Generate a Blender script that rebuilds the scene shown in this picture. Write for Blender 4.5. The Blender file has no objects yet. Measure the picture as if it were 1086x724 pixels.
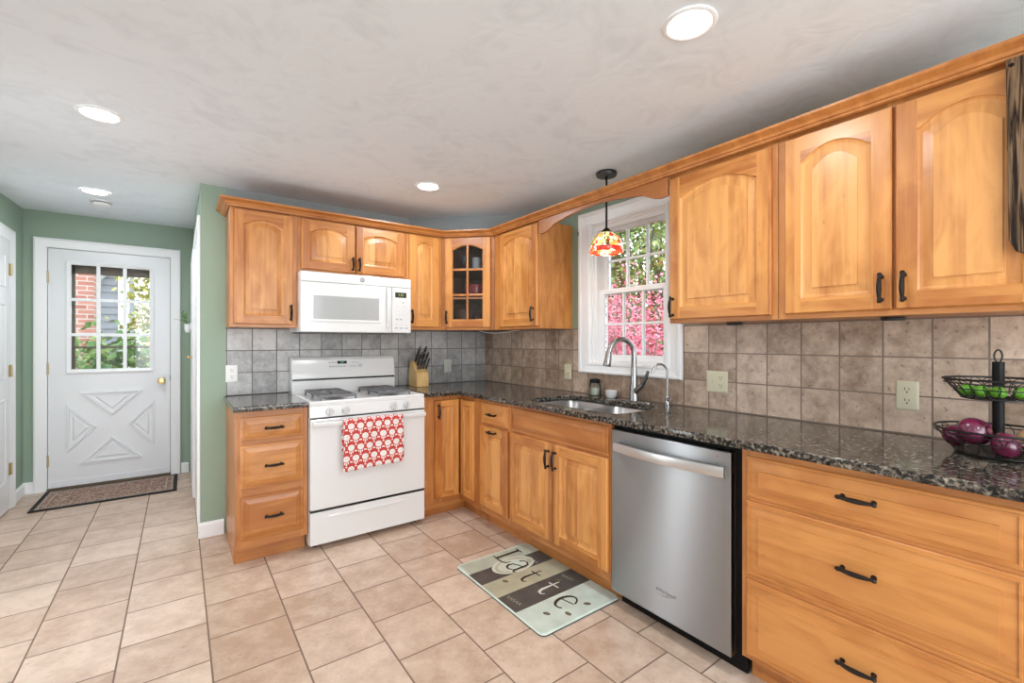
import bpy, bmesh, math, random
from mathutils import Vector, Matrix

random.seed(7)
SC = bpy.context.scene
COL = SC.collection

# ------------------------------------------------------------------ camera
cam_d = bpy.data.cameras.new('camera'); cam = bpy.data.objects.new('camera', cam_d); COL.objects.link(cam)
cam_d.sensor_width = 36.0
cam_d.lens = 36.0 * 480.46 / 1086.0
cam_d.clip_start = 0.02
cam.location = (-2.3103, -3.5721, 1.2786)
cam.rotation_euler = (math.pi / 2, 0, -0.6334)
SC.camera = cam

# ------------------------------------------------------------------ view, world, lights
SC.view_settings.view_transform = 'Standard'
SC.view_settings.look = 'None'
SC.view_settings.exposure = 0.0
SC.view_settings.gamma = 1.0
SC.view_settings.use_curve_mapping = False
SC.cycles.use_denoising = True
SC.cycles.max_bounces = 10
SC.cycles.diffuse_bounces = 6
SC.cycles.caustics_reflective = False
SC.cycles.caustics_refractive = False
SC.cycles.sample_clamp_indirect = 6.0

SKY_STRENGTH = 4.3
LAMP_W = 8.0
HALL_W = 11.0
REAR_W = 46.0
SIDE_W = 9.0
PENDANT_W = 1.5

world = bpy.data.worlds.new('overcast_sky'); SC.world = world; world.use_nodes = True
wn = world.node_tree.nodes; wl = world.node_tree.links
bgn = wn['Background']
wtc = wn.new('ShaderNodeTexCoord'); wsep = wn.new('ShaderNodeSeparateXYZ'); wr = wn.new('ShaderNodeValToRGB')
wl.new(wtc.outputs['Generated'], wsep.inputs[0]); wl.new(wsep.outputs['Z'], wr.inputs[0])
wr.color_ramp.elements[0].position = 0.0; wr.color_ramp.elements[0].color = (0.95, 0.97, 1.0, 1)
wr.color_ramp.elements[1].position = 0.7; wr.color_ramp.elements[1].color = (0.72, 0.84, 1.0, 1)
wl.new(wr.outputs[0], bgn.inputs[0]); bgn.inputs[1].default_value = SKY_STRENGTH


def area_light(name, loc, rot, sx, sy, power, color=(1, 1, 1)):
    d = bpy.data.lights.new(name, 'AREA'); d.shape = 'RECTANGLE'; d.size = sx; d.size_y = sy
    d.energy = power; d.color = color
    o = bpy.data.objects.new(name, d); COL.objects.link(o); o.location = loc; o.rotation_euler = rot
    return o


# added fill light in an invented opening of the unseen rear wall
area_light('rear_fill_light', (-1.7, -5.62, 1.25), (math.radians(90), 0, 0), 2.7, 1.9, REAR_W, (0.87, 0.945, 1.0))

# added light for dishwasher streaks, in an invented opening of the left-hand wall
area_light('side_fill_light', (-3.49, -0.725, 0.97), (math.radians(90), 0, math.radians(-90)), 0.26, 1.30, SIDE_W, (0.87, 0.945, 1.0))

# ------------------------------------------------------------------ mesh helpers
class MB:
    def __init__(self):
        self.v = []; self.f = []; self.m = []; self.uv = None

    def quad(self, pts, mi=0):
        b = len(self.v); self.v += [tuple(p) for p in pts]
        self.f.append(tuple(range(b, b + len(pts)))); self.m.append(mi)

    def box(self, x0, x1, y0, y1, z0, z1, mi=0):
        if x0 > x1: x0, x1 = x1, x0
        if y0 > y1: y0, y1 = y1, y0
        if z0 > z1: z0, z1 = z1, z0
        b = len(self.v)
        self.v += [(x0, y0, z0), (x1, y0, z0), (x1, y1, z0), (x0, y1, z0), (x0, y0, z1), (x1, y0, z1), (x1, y1, z1), (x0, y1, z1)]
        for q in ((3, 2, 1, 0), (4, 5, 6, 7), (0, 1, 5, 4), (1, 2, 6, 5), (2, 3, 7, 6), (3, 0, 4, 7)):
            self.f.append(tuple(b + i for i in q)); self.m.append(mi)
        return self

    def prism(self, poly, fn, d0, d1, mi=0):
        """poly: 2-D outline; fn(a, b, d) gives the 3-D point at depth d"""
        n = len(poly); b = len(self.v)
        self.v += [tuple(fn(p[0], p[1], d0)) for p in poly] + [tuple(fn(p[0], p[1], d1)) for p in poly]
        self.f.append(tuple(b + i for i in range(n))[::-1]); self.m.append(mi)
        self.f.append(tuple(b + n + i for i in range(n))); self.m.append(mi)
        for i in range(n):
            j = (i + 1) % n
            self.f.append((b + i, b + j, b + n + j, b + n + i)); self.m.append(mi)
        return self

    def loops(self, lps, cap0=True, cap1=True, closed=True, mi=0, mis=None):
        n = len(lps[0]); b = len(self.v)
        for l in lps: self.v += [tuple(p) for p in l]
        for k in range(len(lps) - 1):
            for i in range(n if closed else n - 1):
                j = (i + 1) % n
                self.f.append((b + k * n + i, b + k * n + j, b + (k + 1) * n + j, b + (k + 1) * n + i))
                self.m.append(mis[k] if mis else mi)
        if cap0: self.f.append(tuple(b + i for i in range(n))[::-1]); self.m.append(mis[0] if mis else mi)
        if cap1:
            o = b + (len(lps) - 1) * n
            self.f.append(tuple(o + i for i in range(n))); self.m.append(mis[-1] if mis else mi)
        return self

    def tube(self, pts, r, n=8, closed=False, mi=0, flat=None):
        P = [Vector(p) for p in pts]; N = len(P)
        rs = r if isinstance(r, (list, tuple)) else [r] * N
        up = None; lps = []
        for i in range(N):
            if closed: t = P[(i + 1) % N] - P[i - 1]
            else: t = P[min(i + 1, N - 1)] - P[max(i - 1, 0)]
            t.normalize()
            if up is None:
                a = Vector((0, 0, 1)) if abs(t.z) < 0.9 else Vector((1, 0, 0))
                up = (a - t * a.dot(t)).normalized()
            else:
                up = (up - t * up.dot(t))
                up = up.normalized() if up.length > 1e-6 else Vector((1, 0, 0))
            s = t.cross(up)
            lps.append([P[i] + (up * math.cos(2 * math.pi * k / n) + s * math.sin(2 * math.pi * k / n) * (flat or 1)) * rs[i] for k in range(n)])
        if closed:
            lps.append(lps[0])
            self.loops(lps, False, False, True, mi)
        else:
            self.loops(lps, True, True, True, mi)
        return self

    def lathe(self, prof, c=(0, 0, 0), n=24, axis='z', mi=0, cap0=True, cap1=True, sx=1, sy=1):
        lps = []
        for r, h in prof:
            l = []
            for k in range(n):
                a = 2 * math.pi * k / n; u = r * math.cos(a) * sx; w = r * math.sin(a) * sy
                if axis == 'z': l.append((c[0] + u, c[1] + w, c[2] + h))
                elif axis == 'y': l.append((c[0] + u, c[1] + h, c[2] + w))
                else: l.append((c[0] + h, c[1] + u, c[2] + w))
            lps.append(l)
        return self.loops(lps, cap0, cap1, True, mi)

    def build(self, name, mats, parent=None, smooth=35, bevel=0, loc=None, seg=2):
        me = bpy.data.meshes.new(name); me.from_pydata(self.v, [], self.f)
        if not isinstance(mats, (list, tuple)): mats = [mats]
        for m in mats: me.materials.append(m)
        for p, mi in zip(me.polygons, self.m): p.material_index = mi
        bm = bmesh.new(); bm.from_mesh(me)
        bmesh.ops.remove_doubles(bm, verts=bm.verts, dist=1e-6)
        bmesh.ops.recalc_face_normals(bm, faces=bm.faces)
        bm.to_mesh(me); bm.free()
        if smooth:
            for p in me.polygons: p.use_smooth = True
            me.set_sharp_from_angle(angle=math.radians(smooth))
        o = bpy.data.objects.new(name, me); COL.objects.link(o)
        if parent is not None: o.parent = parent
        if loc is not None: o.location = loc
        if bevel:
            md = o.modifiers.new('edge_bevel', 'BEVEL'); md.width = bevel; md.segments = seg
            md.limit_method = 'ANGLE'; md.angle_limit = math.radians(40)
        return o


def tag(o, label, cat, group=None):
    o['label'] = label; o['category'] = cat
    if group: o['group'] = group
    return o


def thing(name, label, cat, loc=(0, 0, 0), rz=0, group=None):
    o = bpy.data.objects.new(name, None); COL.objects.link(o); o.empty_display_size = 0.05
    o.location = loc; o.rotation_euler = (0, 0, rz)
    return tag(o, label, cat, group)


def struct(o):
    o['kind'] = 'structure'; return o


def arc(c, r, a0, a1, n, plane='xz', k=0):
    out = []
    for i in range(n + 1):
        a = a0 + (a1 - a0) * i / n; u = c[0] + r * math.cos(a); w = c[1] + r * math.sin(a)
        out.append((u, k, w) if plane == 'xz' else ((u, w, k) if plane == 'xy' else (k, u, w)))
    return out


def rrect(x0, x1, z0, z1, r, n=5):
    pts = []
    for cx, cz, a in ((x1 - r, z0 + r, -90), (x1 - r, z1 - r, 0), (x0 + r, z1 - r, 90), (x0 + r, z0 + r, 180)):
        for i in range(n + 1):
            t = math.radians(a + 90 * i / n); pts.append((cx + r * math.cos(t), cz + r * math.sin(t)))
    return pts


def text_part(name, s, size, mat, parent, mtx, shear=0.0, ext=0.0004):
    c = bpy.data.curves.new(name, 'FONT'); c.body = s; c.size = size; c.shear = shear; c.extrude = ext
    c.align_x = 'CENTER'; c.align_y = 'CENTER'; c.resolution_u = 3
    tmp = bpy.data.objects.new(name, c); COL.objects.link(tmp)
    dg = bpy.context.evaluated_depsgraph_get()
    me = bpy.data.meshes.new_from_object(tmp.evaluated_get(dg))
    bpy.data.objects.remove(tmp); bpy.data.curves.remove(c)
    me.materials.clear(); me.materials.append(mat)
    me.transform(mtx)
    o = bpy.data.objects.new(name, me); COL.objects.link(o); o.parent = parent
    return o


# front text: drawn in a plane whose right is +x and up is +z (seen from -y)
def front_mtx(x, y, z):
    return Matrix.Translation((x, y, z)) @ Matrix.Rotation(math.pi / 2, 4, 'X')


# ------------------------------------------------------------------ materials
def new_mat(name):
    m = bpy.data.materials.new(name); m.use_nodes = True
    nt = m.node_tree
    return m, nt.nodes, nt.links, nt.nodes['Principled BSDF']


def plain(name, col, rough=0.5, metal=0.0, coat=0.0, noise=0.0, nscale=20, bump=0.0, bscale=80, emis=None, estr=0, spec=0.5):
    m, N, L, B = new_mat(name)
    B.inputs['Base Color'].default_value = (*col, 1); B.inputs['Roughness'].default_value = rough
    B.inputs['Metallic'].default_value = metal; B.inputs['Coat Weight'].default_value = coat
    B.inputs['Specular IOR Level'].default_value = spec
    if emis:
        B.inputs['Emission Color'].default_value = (*emis, 1); B.inputs['Emission Strength'].default_value = estr
    if noise or bump:
        tc = N.new('ShaderNodeTexCoord')
    if noise:
        nz = N.new('ShaderNodeTexNoise'); nz.inputs['Scale'].default_value = nscale; nz.inputs['Detail'].default_value = 4
        L.new(tc.outputs['Object'], nz.inputs['Vector'])
        mx = N.new('ShaderNodeMix'); mx.data_type = 'RGBA'
        mx.inputs[6].default_value = (*[c * (1 - noise) for c in col], 1)
        mx.inputs[7].default_value = (*[min(1, c * (1 + noise)) for c in col], 1)
        L.new(nz.outputs['Fac'], mx.inputs[0]); L.new(mx.outputs[2], B.inputs['Base Color'])
    if bump:
        n2 = N.new('ShaderNodeTexNoise'); n2.inputs['Scale'].default_value = bscale; n2.inputs['Detail'].default_value = 3
        L.new(tc.outputs['Object'], n2.inputs['Vector'])
        bp = N.new('ShaderNodeBump'); bp.inputs['Strength'].default_value = bump; bp.inputs['Distance'].default_value = 0.01
        L.new(n2.outputs['Fac'], bp.inputs['Height']); L.new(bp.outputs[0], B.inputs['Normal'])
    return m


def math_node(N, op, a=None, b=None):
    n = N.new('ShaderNodeMath'); n.operation = op
    if a is not None: n.inputs[0].default_value = a
    if b is not None: n.inputs[1].default_value = b
    return n


def ramp(N, stops):
    r = N.new('ShaderNodeValToRGB'); e = r.color_ramp.elements
    e[0].position, e[0].color = stops[0][0], (*stops[0][1], 1)
    e[1].position, e[1].color = stops[-1][0], (*stops[-1][1], 1)
    for p, c in stops[1:-1]:
        x = e.new(p); x.color = (*c, 1)
    return r


def wood(name, light, dark, grain='Z', rough=0.4, stave=0.085, coat=0.22, contrast=1.0, spread=0.15):
    m, N, L, B = new_mat(name)
    tc = N.new('ShaderNodeTexCoord'); oi = N.new('ShaderNodeObjectInfo')
    off = math_node(N, 'MULTIPLY', b=7.3); L.new(oi.outputs['Random'], off.inputs[0])
    add = N.new('ShaderNodeVectorMath'); add.operation = 'ADD'
    L.new(tc.outputs['Object'], add.inputs[0]); L.new(off.outputs[0], add.inputs[1])
    sep = N.new('ShaderNodeSeparateXYZ'); L.new(add.outputs[0], sep.inputs[0])
    perp = 'X' if grain == 'Z' else 'Z'
    dv = math_node(N, 'DIVIDE', b=stave); L.new(sep.outputs[perp], dv.inputs[0])
    fl = math_node(N, 'FLOOR'); L.new(dv.outputs[0], fl.inputs[0])
    wnz = N.new('ShaderNodeTexWhiteNoise'); wnz.noise_dimensions = '1D'; L.new(fl.outputs[0], wnz.inputs['W'])
    # shift each stave's figure so that the boards differ
    sh = N.new('ShaderNodeVectorMath'); sh.operation = 'SCALE'; sh.inputs['Scale'].default_value = 3.0
    L.new(wnz.outputs['Color'], sh.inputs[0])
    ad2 = N.new('ShaderNodeVectorMath'); ad2.operation = 'ADD'
    L.new(add.outputs[0], ad2.inputs[0]); L.new(sh.outputs[0], ad2.inputs[1])
    mp = N.new('ShaderNodeMapping'); L.new(ad2.outputs[0], mp.inputs['Vector'])
    mp.inputs['Scale'].default_value = (38, 38, 2.2) if grain == 'Z' else (2.2, 38, 38)
    n1 = N.new('ShaderNodeTexNoise'); n1.inputs['Scale'].default_value = 1.0; n1.inputs['Detail'].default_value = 5; n1.inputs['Distortion'].default_value = 0.6
    L.new(mp.outputs[0], n1.inputs['Vector'])
    mp2 = N.new('ShaderNodeMapping'); L.new(ad2.outputs[0], mp2.inputs['Vector'])
    mp2.inputs['Scale'].default_value = (9, 9, 3.5) if grain == 'Z' else (3.5, 9, 9)
    n2 = N.new('ShaderNodeTexNoise'); n2.inputs['Scale'].default_value = 1.0; n2.inputs['Detail'].default_value = 4; n2.inputs['Distortion'].default_value = 1.2
    L.new(mp2.outputs[0], n2.inputs['Vector'])
    a = math_node(N, 'MULTIPLY', b=0.55 * contrast); L.new(n1.outputs['Fac'], a.inputs[0])
    b = math_node(N, 'MULTIPLY', b=0.75 * contrast); L.new(n2.outputs['Fac'], b.inputs[0])
    c = math_node(N, 'MULTIPLY', b=0.42); L.new(wnz.outputs['Value'], c.inputs[0])
    s1 = math_node(N, 'ADD'); L.new(a.outputs[0], s1.inputs[0]); L.new(b.outputs[0], s1.inputs[1])
    s2 = math_node(N, 'ADD'); L.new(s1.outputs[0], s2.inputs[0]); L.new(c.outputs[0], s2.inputs[1])
    mid = tuple((x + y) / 2 for x, y in zip(light, dark))
    s3 = math_node(N, 'MULTIPLY', b=0.8); L.new(s2.outputs[0], s3.inputs[0])
    rp = ramp(N, [(0.67 - spread, dark), (0.67, mid), (0.67 + spread, light)])
    L.new(s3.outputs[0], rp.inputs[0])
    # small dark flecks
    vo = N.new('ShaderNodeTexVoronoi'); vo.inputs['Scale'].default_value = 1.0
    mp3 = N.new('ShaderNodeMapping'); L.new(ad2.outputs[0], mp3.inputs['Vector'])
    mp3.inputs['Scale'].default_value = (14, 14, 7) if grain == 'Z' else (7, 14, 14)
    L.new(mp3.outputs[0], vo.inputs['Vector'])
    lt = N.new('ShaderNodeMapRange'); lt.inputs[1].default_value = 0.02; lt.inputs[2].default_value = 0.09; lt.inputs[3].default_value = 0.75; lt.inputs[4].default_value = 1.0
    L.new(vo.outputs['Distance'], lt.inputs[0])
    mul = N.new('ShaderNodeMix'); mul.data_type = 'RGBA'; mul.blend_type = 'MULTIPLY'; mul.inputs[0].default_value = 1.0
    L.new(rp.outputs[0], mul.inputs[6]); L.new(lt.outputs[0], mul.inputs[7])
    L.new(mul.outputs[2], B.inputs['Base Color'])
    B.inputs['Roughness'].default_value = rough; B.inputs['Coat Weight'].default_value = coat; B.inputs['Coat Roughness'].default_value = 0.26
    return m


MAPLE_L = (0.62, 0.272, 0.070); MAPLE_D = (0.38, 0.124, 0.022)
woodV = wood('maple_vertical', MAPLE_L, MAPLE_D, 'Z')
woodP = wood('maple_panel', (0.68, 0.322, 0.095), (0.42, 0.150, 0.030), 'Z')
woodD = wood('maple_drawer_front', (0.58, 0.250, 0.067), (0.39, 0.134, 0.026), 'X', stave=0.45)
woodH = wood('maple_horizontal', MAPLE_L, MAPLE_D, 'X')
FRAME_L = (0.56, 0.235, 0.065); FRAME_D = (0.36, 0.125, 0.03)
frameV = wood('maple_frame_vertical', FRAME_L, FRAME_D, 'Z', stave=0.2)
frameH = wood('maple_frame_horizontal', FRAME_L, FRAME_D, 'X', stave=0.2)
cab_in = plain('cabinet_interior', (0.24, 0.105, 0.04), 0.5, noise=0.2)
bronze = plain('oil_rubbed_bronze', (0.018, 0.014, 0.012), 0.38, metal=0.6)
white_en = plain('white_enamel', (0.74, 0.745, 0.74), 0.16, coat=0.3)
white_pl = plain('white_plastic', (0.76, 0.76, 0.75), 0.35)
white_paint = plain('white_trim_paint', (0.85, 0.855, 0.86), 0.35)
door_paint = plain('white_door_paint', (0.77, 0.775, 0.79), 0.32)
black_gl = plain('black_gloss', (0.012, 0.012, 0.013), 0.15)
black_m = plain('black_matte', (0.009, 0.009, 0.009), 0.4, spec=0.12)
black_wire = plain('black_wire', (0.012, 0.011, 0.011), 0.45, metal=0.3)
grey_iron = plain('cast_iron_grey', (0.16, 0.16, 0.165), 0.42, metal=0.4)
chrome = plain('chrome', (0.72, 0.72, 0.73), 0.12, metal=1.0)
nickel = plain('brushed_nickel', (0.34, 0.337, 0.33), 0.27, metal=1.0)
brass = plain('brass', (0.72, 0.52, 0.22), 0.25, metal=1.0)
hinge_brass = plain('dull_brass', (0.52, 0.42, 0.24), 0.4, metal=1.0)
ivory = plain('ivory_plastic', (0.62, 0.58, 0.42), 0.4)
white_dev = plain('white_device_plastic', (0.78, 0.78, 0.76), 0.4)
slot_dark = plain('slot_dark', (0.05, 0.045, 0.04), 0.6)
grey_ink = plain('grey_ink', (0.33, 0.33, 0.34), 0.5)
light_ink = plain('pale_grey_ink', (0.56, 0.57, 0.58), 0.5)
green_wall = plain('sage_green_paint', (0.285, 0.372, 0.285), 0.62, bump=0.06, bscale=160)
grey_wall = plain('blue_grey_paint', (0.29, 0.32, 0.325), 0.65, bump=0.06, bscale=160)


def ceiling_mat():
    m, N, L, B = new_mat('swirled_plaster_ceiling')
    tc = N.new('ShaderNodeTexCoord')
    n0 = N.new('ShaderNodeTexNoise'); n0.inputs['Scale'].default_value = 1.6; n0.inputs['Detail'].default_value = 2; n0.inputs['Distortion'].default_value = 2.5
    L.new(tc.outputs['Object'], n0.inputs['Vector'])
    n1 = N.new('ShaderNodeTexNoise'); n1.inputs['Scale'].default_value = 5; n1.inputs['Detail'].default_value = 6; n1.inputs['Distortion'].default_value = 3
    L.new(tc.outputs['Object'], n1.inputs['Vector'])
    ad = math_node(N, 'ADD'); L.new(n0.outputs['Fac'], ad.inputs[0]); L.new(n1.outputs['Fac'], ad.inputs[1])
    rp = ramp(N, [(0.7, (0.70, 0.75, 0.795)), (1.2, (0.765, 0.815, 0.86))])
    hv = math_node(N, 'MULTIPLY', b=1.0); L.new(ad.outputs[0], hv.inputs[0]); L.new(hv.outputs[0], rp.inputs[0])
    L.new(rp.outputs[0], B.inputs['Base Color']); B.inputs['Roughness'].default_value = 0.75
    bp = N.new('ShaderNodeBump'); bp.inputs['Strength'].default_value = 0.12; bp.inputs['Distance'].default_value = 0.02
    L.new(ad.outputs[0], bp.inputs['Height']); L.new(bp.outputs[0], B.inputs['Normal'])
    return m


def tile_mat(name, ax_u, ax_v, u0, v0, w, h, offset, c1, c2, mortar, msize, rough, mott, bump=0.3, freq=2, pits=0.0, mott_scale=7.0, spread=0.2):
    m, N, L, B = new_mat(name)
    tc = N.new('ShaderNodeTexCoord'); sep = N.new('ShaderNodeSeparateXYZ'); L.new(tc.outputs['Object'], sep.inputs[0])
    su = math_node(N, 'SUBTRACT', b=u0); L.new(sep.outputs[ax_u], su.inputs[0])
    sv = math_node(N, 'SUBTRACT', b=v0); L.new(sep.outputs[ax_v], sv.inputs[0])
    cb = N.new('ShaderNodeCombineXYZ'); L.new(su.outputs[0], cb.inputs[0]); L.new(sv.outputs[0], cb.inputs[1])
    br = N.new('ShaderNodeTexBrick'); br.offset = offset; br.offset_frequency = freq; br.squash = 1.0
    br.inputs['Scale'].default_value = 1.0; br.inputs['Brick Width'].default_value = w; br.inputs['Row Height'].default_value = h
    br.inputs['Mortar Size'].default_value = msize; br.inputs['Mortar Smooth'].default_value = 0.1; br.inputs['Bias'].default_value = 0.0
    br.inputs['Color1'].default_value = (0, 0, 0, 1); br.inputs['Color2'].default_value = (1, 1, 1, 1); br.inputs['Mortar'].default_value = (0.5, 0.5, 0.5, 1)
    L.new(cb.outputs[0], br.inputs['Vector'])
    # per-tile tone and a different figure on each tile
    pt = math_node(N, 'MULTIPLY', b=11.0); L.new(br.outputs['Color'], pt.inputs[0])
    av = N.new('ShaderNodeVectorMath'); av.operation = 'ADD'; L.new(tc.outputs['Object'], av.inputs[0]); L.new(pt.outputs[0], av.inputs[1])
    n1 = N.new('ShaderNodeTexNoise'); n1.inputs['Scale'].default_value = mott_scale; n1.inputs['Detail'].default_value = 7; n1.inputs['Roughness'].default_value = 0.72; n1.inputs['Distortion'].default_value = 0.15
    L.new(av.outputs[0], n1.inputs['Vector'])
    a = math_node(N, 'MULTIPLY', b=mott); L.new(n1.outputs['Fac'], a.inputs[0])
    b = math_node(N, 'MULTIPLY', b=0.28); L.new(br.outputs['Color'], b.inputs[0])
    s = math_node(N, 'ADD'); L.new(a.outputs[0], s.inputs[0]); L.new(b.outputs[0], s.inputs[1])
    rp = ramp(N, [(mott * 0.5 + 0.14 - spread, c1), (mott * 0.5 + 0.14, tuple((x + y) / 2 for x, y in zip(c1, c2))), (mott * 0.5 + 0.14 + spread, c2)])
    L.new(s.outputs[0], rp.inputs[0])
    col = rp.outputs[0]
    if pits:
        n3 = N.new('ShaderNodeTexNoise'); n3.inputs['Scale'].default_value = 55; n3.inputs['Detail'].default_value = 3
        L.new(av.outputs[0], n3.inputs['Vector'])
        mr = N.new('ShaderNodeMapRange'); mr.inputs[1].default_value = 0.62; mr.inputs[2].default_value = 0.72; mr.inputs[3].default_value = 1.0; mr.inputs[4].default_value = 1 - pits
        L.new(n3.outputs['Fac'], mr.inputs[0])
        mu = N.new('ShaderNodeMix'); mu.data_type = 'RGBA'; mu.blend_type = 'MULTIPLY'; mu.inputs[0].default_value = 1
        L.new(col, mu.inputs[6]); L.new(mr.outputs[0], mu.inputs[7]); col = mu.outputs[2]
    mx = N.new('ShaderNodeMix'); mx.data_type = 'RGBA'; mx.inputs[7].default_value = (*mortar, 1)
    L.new(br.outputs['Fac'], mx.inputs[0]); L.new(col, mx.inputs[6]); L.new(mx.outputs[2], B.inputs['Base Color'])
    rr = N.new('ShaderNodeMapRange'); rr.inputs[3].default_value = rough; rr.inputs[4].default_value = 0.85
    L.new(br.outputs['Fac'], rr.inputs[0]); L.new(rr.outputs[0], B.inputs['Roughness'])
    inv = math_node(N, 'MULTIPLY', b=-1.0); L.new(br.outputs['Fac'], inv.inputs[0])
    nb = math_node(N, 'MULTIPLY', b=0.25); L.new(n1.outputs['Fac'], nb.inputs[0])
    hh = math_node(N, 'ADD'); L.new(inv.outputs[0], hh.inputs[0]); L.new(nb.outputs[0], hh.inputs[1])
    bp = N.new('ShaderNodeBump'); bp.inputs['Strength'].default_value = bump; bp.inputs['Distance'].default_value = 0.004
    L.new(hh.outputs[0], bp.inputs['Height']); L.new(bp.outputs[0], B.inputs['Normal'])
    return m


floor_m = tile_mat('floor_tile', 'Y', 'X', -1.238, -0.69 - 0.3035 * 20, 0.302, 0.3035, 0.5, (0.46, 0.315, 0.225), (0.70, 0.545, 0.43), (0.20, 0.135, 0.095), 0.0035, 0.3, 1.0, 0.25, pits=0.18, mott_scale=9)
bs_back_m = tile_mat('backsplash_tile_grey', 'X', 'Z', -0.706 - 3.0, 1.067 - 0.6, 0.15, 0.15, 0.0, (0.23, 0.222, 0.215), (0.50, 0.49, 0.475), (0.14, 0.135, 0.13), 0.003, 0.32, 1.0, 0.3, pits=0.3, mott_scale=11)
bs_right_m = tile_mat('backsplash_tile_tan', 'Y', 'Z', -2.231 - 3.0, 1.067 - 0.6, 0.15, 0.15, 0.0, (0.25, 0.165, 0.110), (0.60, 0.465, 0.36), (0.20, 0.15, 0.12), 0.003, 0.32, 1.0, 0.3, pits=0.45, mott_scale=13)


def granite_mat():
    m, N, L, B = new_mat('dark_granite')
    tc = N.new('ShaderNodeTexCoord')
    n1 = N.new('ShaderNodeTexNoise'); n1.inputs['Scale'].default_value = 72; n1.inputs['Detail'].default_value = 5; n1.inputs['Roughness'].default_value = 0.65; n1.inputs['Distortion'].default_value = 0.3
    L.new(tc.outputs['Object'], n1.inputs['Vector'])
    rp = ramp(N, [(0.38, (0.008, 0.008, 0.009)), (0.46, (0.03, 0.027, 0.024)), (0.53, (0.12, 0.10, 0.075)), (0.61, (0.22, 0.195, 0.16)), (0.71, (0.38, 0.36, 0.335))])
    L.new(n1.outputs['Fac'], rp.inputs[0])
    vo = N.new('ShaderNodeTexVoronoi'); vo.inputs['Scale'].default_value = 95
    L.new(tc.outputs['Object'], vo.inputs['Vector'])
    sp = N.new('ShaderNodeSeparateXYZ'); L.new(vo.outputs['Color'], sp.inputs[0])
    r2 = ramp(N, [(0.0, (0.25, 0.25, 0.25)), (0.5, (0.9, 0.9, 0.9)), (1.0, (1.3, 1.25, 1.2))])
    L.new(sp.outputs[0], r2.inputs[0])
    mu = N.new('ShaderNodeMix'); mu.data_type = 'RGBA'; mu.blend_type = 'MULTIPLY'; mu.inputs[0].default_value = 1
    L.new(rp.outputs[0], mu.inputs[6]); L.new(r2.outputs[0], mu.inputs[7])
    L.new(mu.outputs[2], B.inputs['Base Color']); B.inputs['Roughness'].default_value = 0.09
    B.inputs['Specular IOR Level'].default_value = 0.4
    return m


granite = granite_mat()


def steel_mat(name, col=(0.36, 0.365, 0.37), rough=0.31, aniso=1.0, stretch=(2, 2, 400)):
    m, N, L, B = new_mat(name)
    B.inputs['Base Color'].default_value = (*col, 1); B.inputs['Metallic'].default_value = 1.0
    tc = N.new('ShaderNodeTexCoord'); mp = N.new('ShaderNodeMapping'); mp.inputs['Scale'].default_value = stretch
    L.new(tc.outputs['Object'], mp.inputs['Vector'])
    nz = N.new('ShaderNodeTexNoise'); nz.inputs['Scale'].default_value = 1.0; nz.inputs['Detail'].default_value = 2; L.new(mp.outputs[0], nz.inputs['Vector'])
    mr = N.new('ShaderNodeMapRange'); mr.inputs[3].default_value = rough - 0.03; mr.inputs[4].default_value = rough + 0.05
    L.new(nz.outputs['Fac'], mr.inputs[0]); L.new(mr.outputs[0], B.inputs['Roughness'])
    B.inputs['Anisotropic'].default_value = aniso
    tg = N.new('ShaderNodeTangent'); tg.direction_type = 'RADIAL'; tg.axis = 'Z'
    L.new(tg.outputs[0], B.inputs['Tangent']); B.inputs['Anisotropic Rotation'].default_value = 0.25
    return m


steel = steel_mat('brushed_stainless')
sink_steel = plain('sink_stainless', (0.50, 0.50, 0.50), 0.32, metal=1.0)


def glass_mat(name, tint=(1, 1, 1), rough=0.0, refl=0.06):
    m = bpy.data.materials.new(name); m.use_nodes = True
    N = m.node_tree.nodes; L = m.node_tree.links
    for n in list(N): N.remove(n)
    out = N.new('ShaderNodeOutputMaterial'); tr = N.new('ShaderNodeBsdfTransparent'); gl = N.new('ShaderNodeBsdfGlossy')
    tr.inputs[0].default_value = (*tint, 1); gl.inputs['Roughness'].default_value = rough
    fr = N.new('ShaderNodeFresnel'); fr.inputs[0].default_value = 1.45
    mx = N.new('ShaderNodeMixShader'); L.new(fr.outputs[0], mx.inputs[0]); L.new(tr.outputs[0], mx.inputs[1]); L.new(gl.outputs[0], mx.inputs[2])
    L.new(mx.outputs[0], out.inputs[0])
    return m


pane_glass = glass_mat('clear_window_glass', (0.97, 0.98, 0.97))
cab_glass = glass_mat('cabinet_glass', (0.85, 0.85, 0.85))

# ================================================================== SETTING
CEIL = 2.306; YD = 1.88; XL = -3.36; XP = -2.2; REAR = -5.6

MB().box(-3.5, 0.16, REAR - 0.1, YD + 0.14, -0.08, 0.0).build('floor', floor_m, smooth=0)['kind'] = 'structure'
b = MB()
b.prism([(REAR - 0.1, CEIL), (0.0, CEIL), (YD + 0.14, CEIL + 0.085), (YD + 0.14, CEIL + 0.22), (REAR - 0.1, CEIL + 0.22)], lambda p, q, d: (d, p, q), -3.5, 0.16)
struct(b.build('ceiling', ceiling_mat(), smooth=0))

# back wall behind the stove: green beside the cabinets, blue-grey above them
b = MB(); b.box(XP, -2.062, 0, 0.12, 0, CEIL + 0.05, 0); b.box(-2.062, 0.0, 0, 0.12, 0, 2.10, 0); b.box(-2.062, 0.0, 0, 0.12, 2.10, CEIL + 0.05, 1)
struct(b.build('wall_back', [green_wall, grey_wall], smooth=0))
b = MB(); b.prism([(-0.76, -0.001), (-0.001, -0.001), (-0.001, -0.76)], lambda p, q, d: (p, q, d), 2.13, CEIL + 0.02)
struct(b.build('wall_diagonal', grey_wall, smooth=0))
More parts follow.
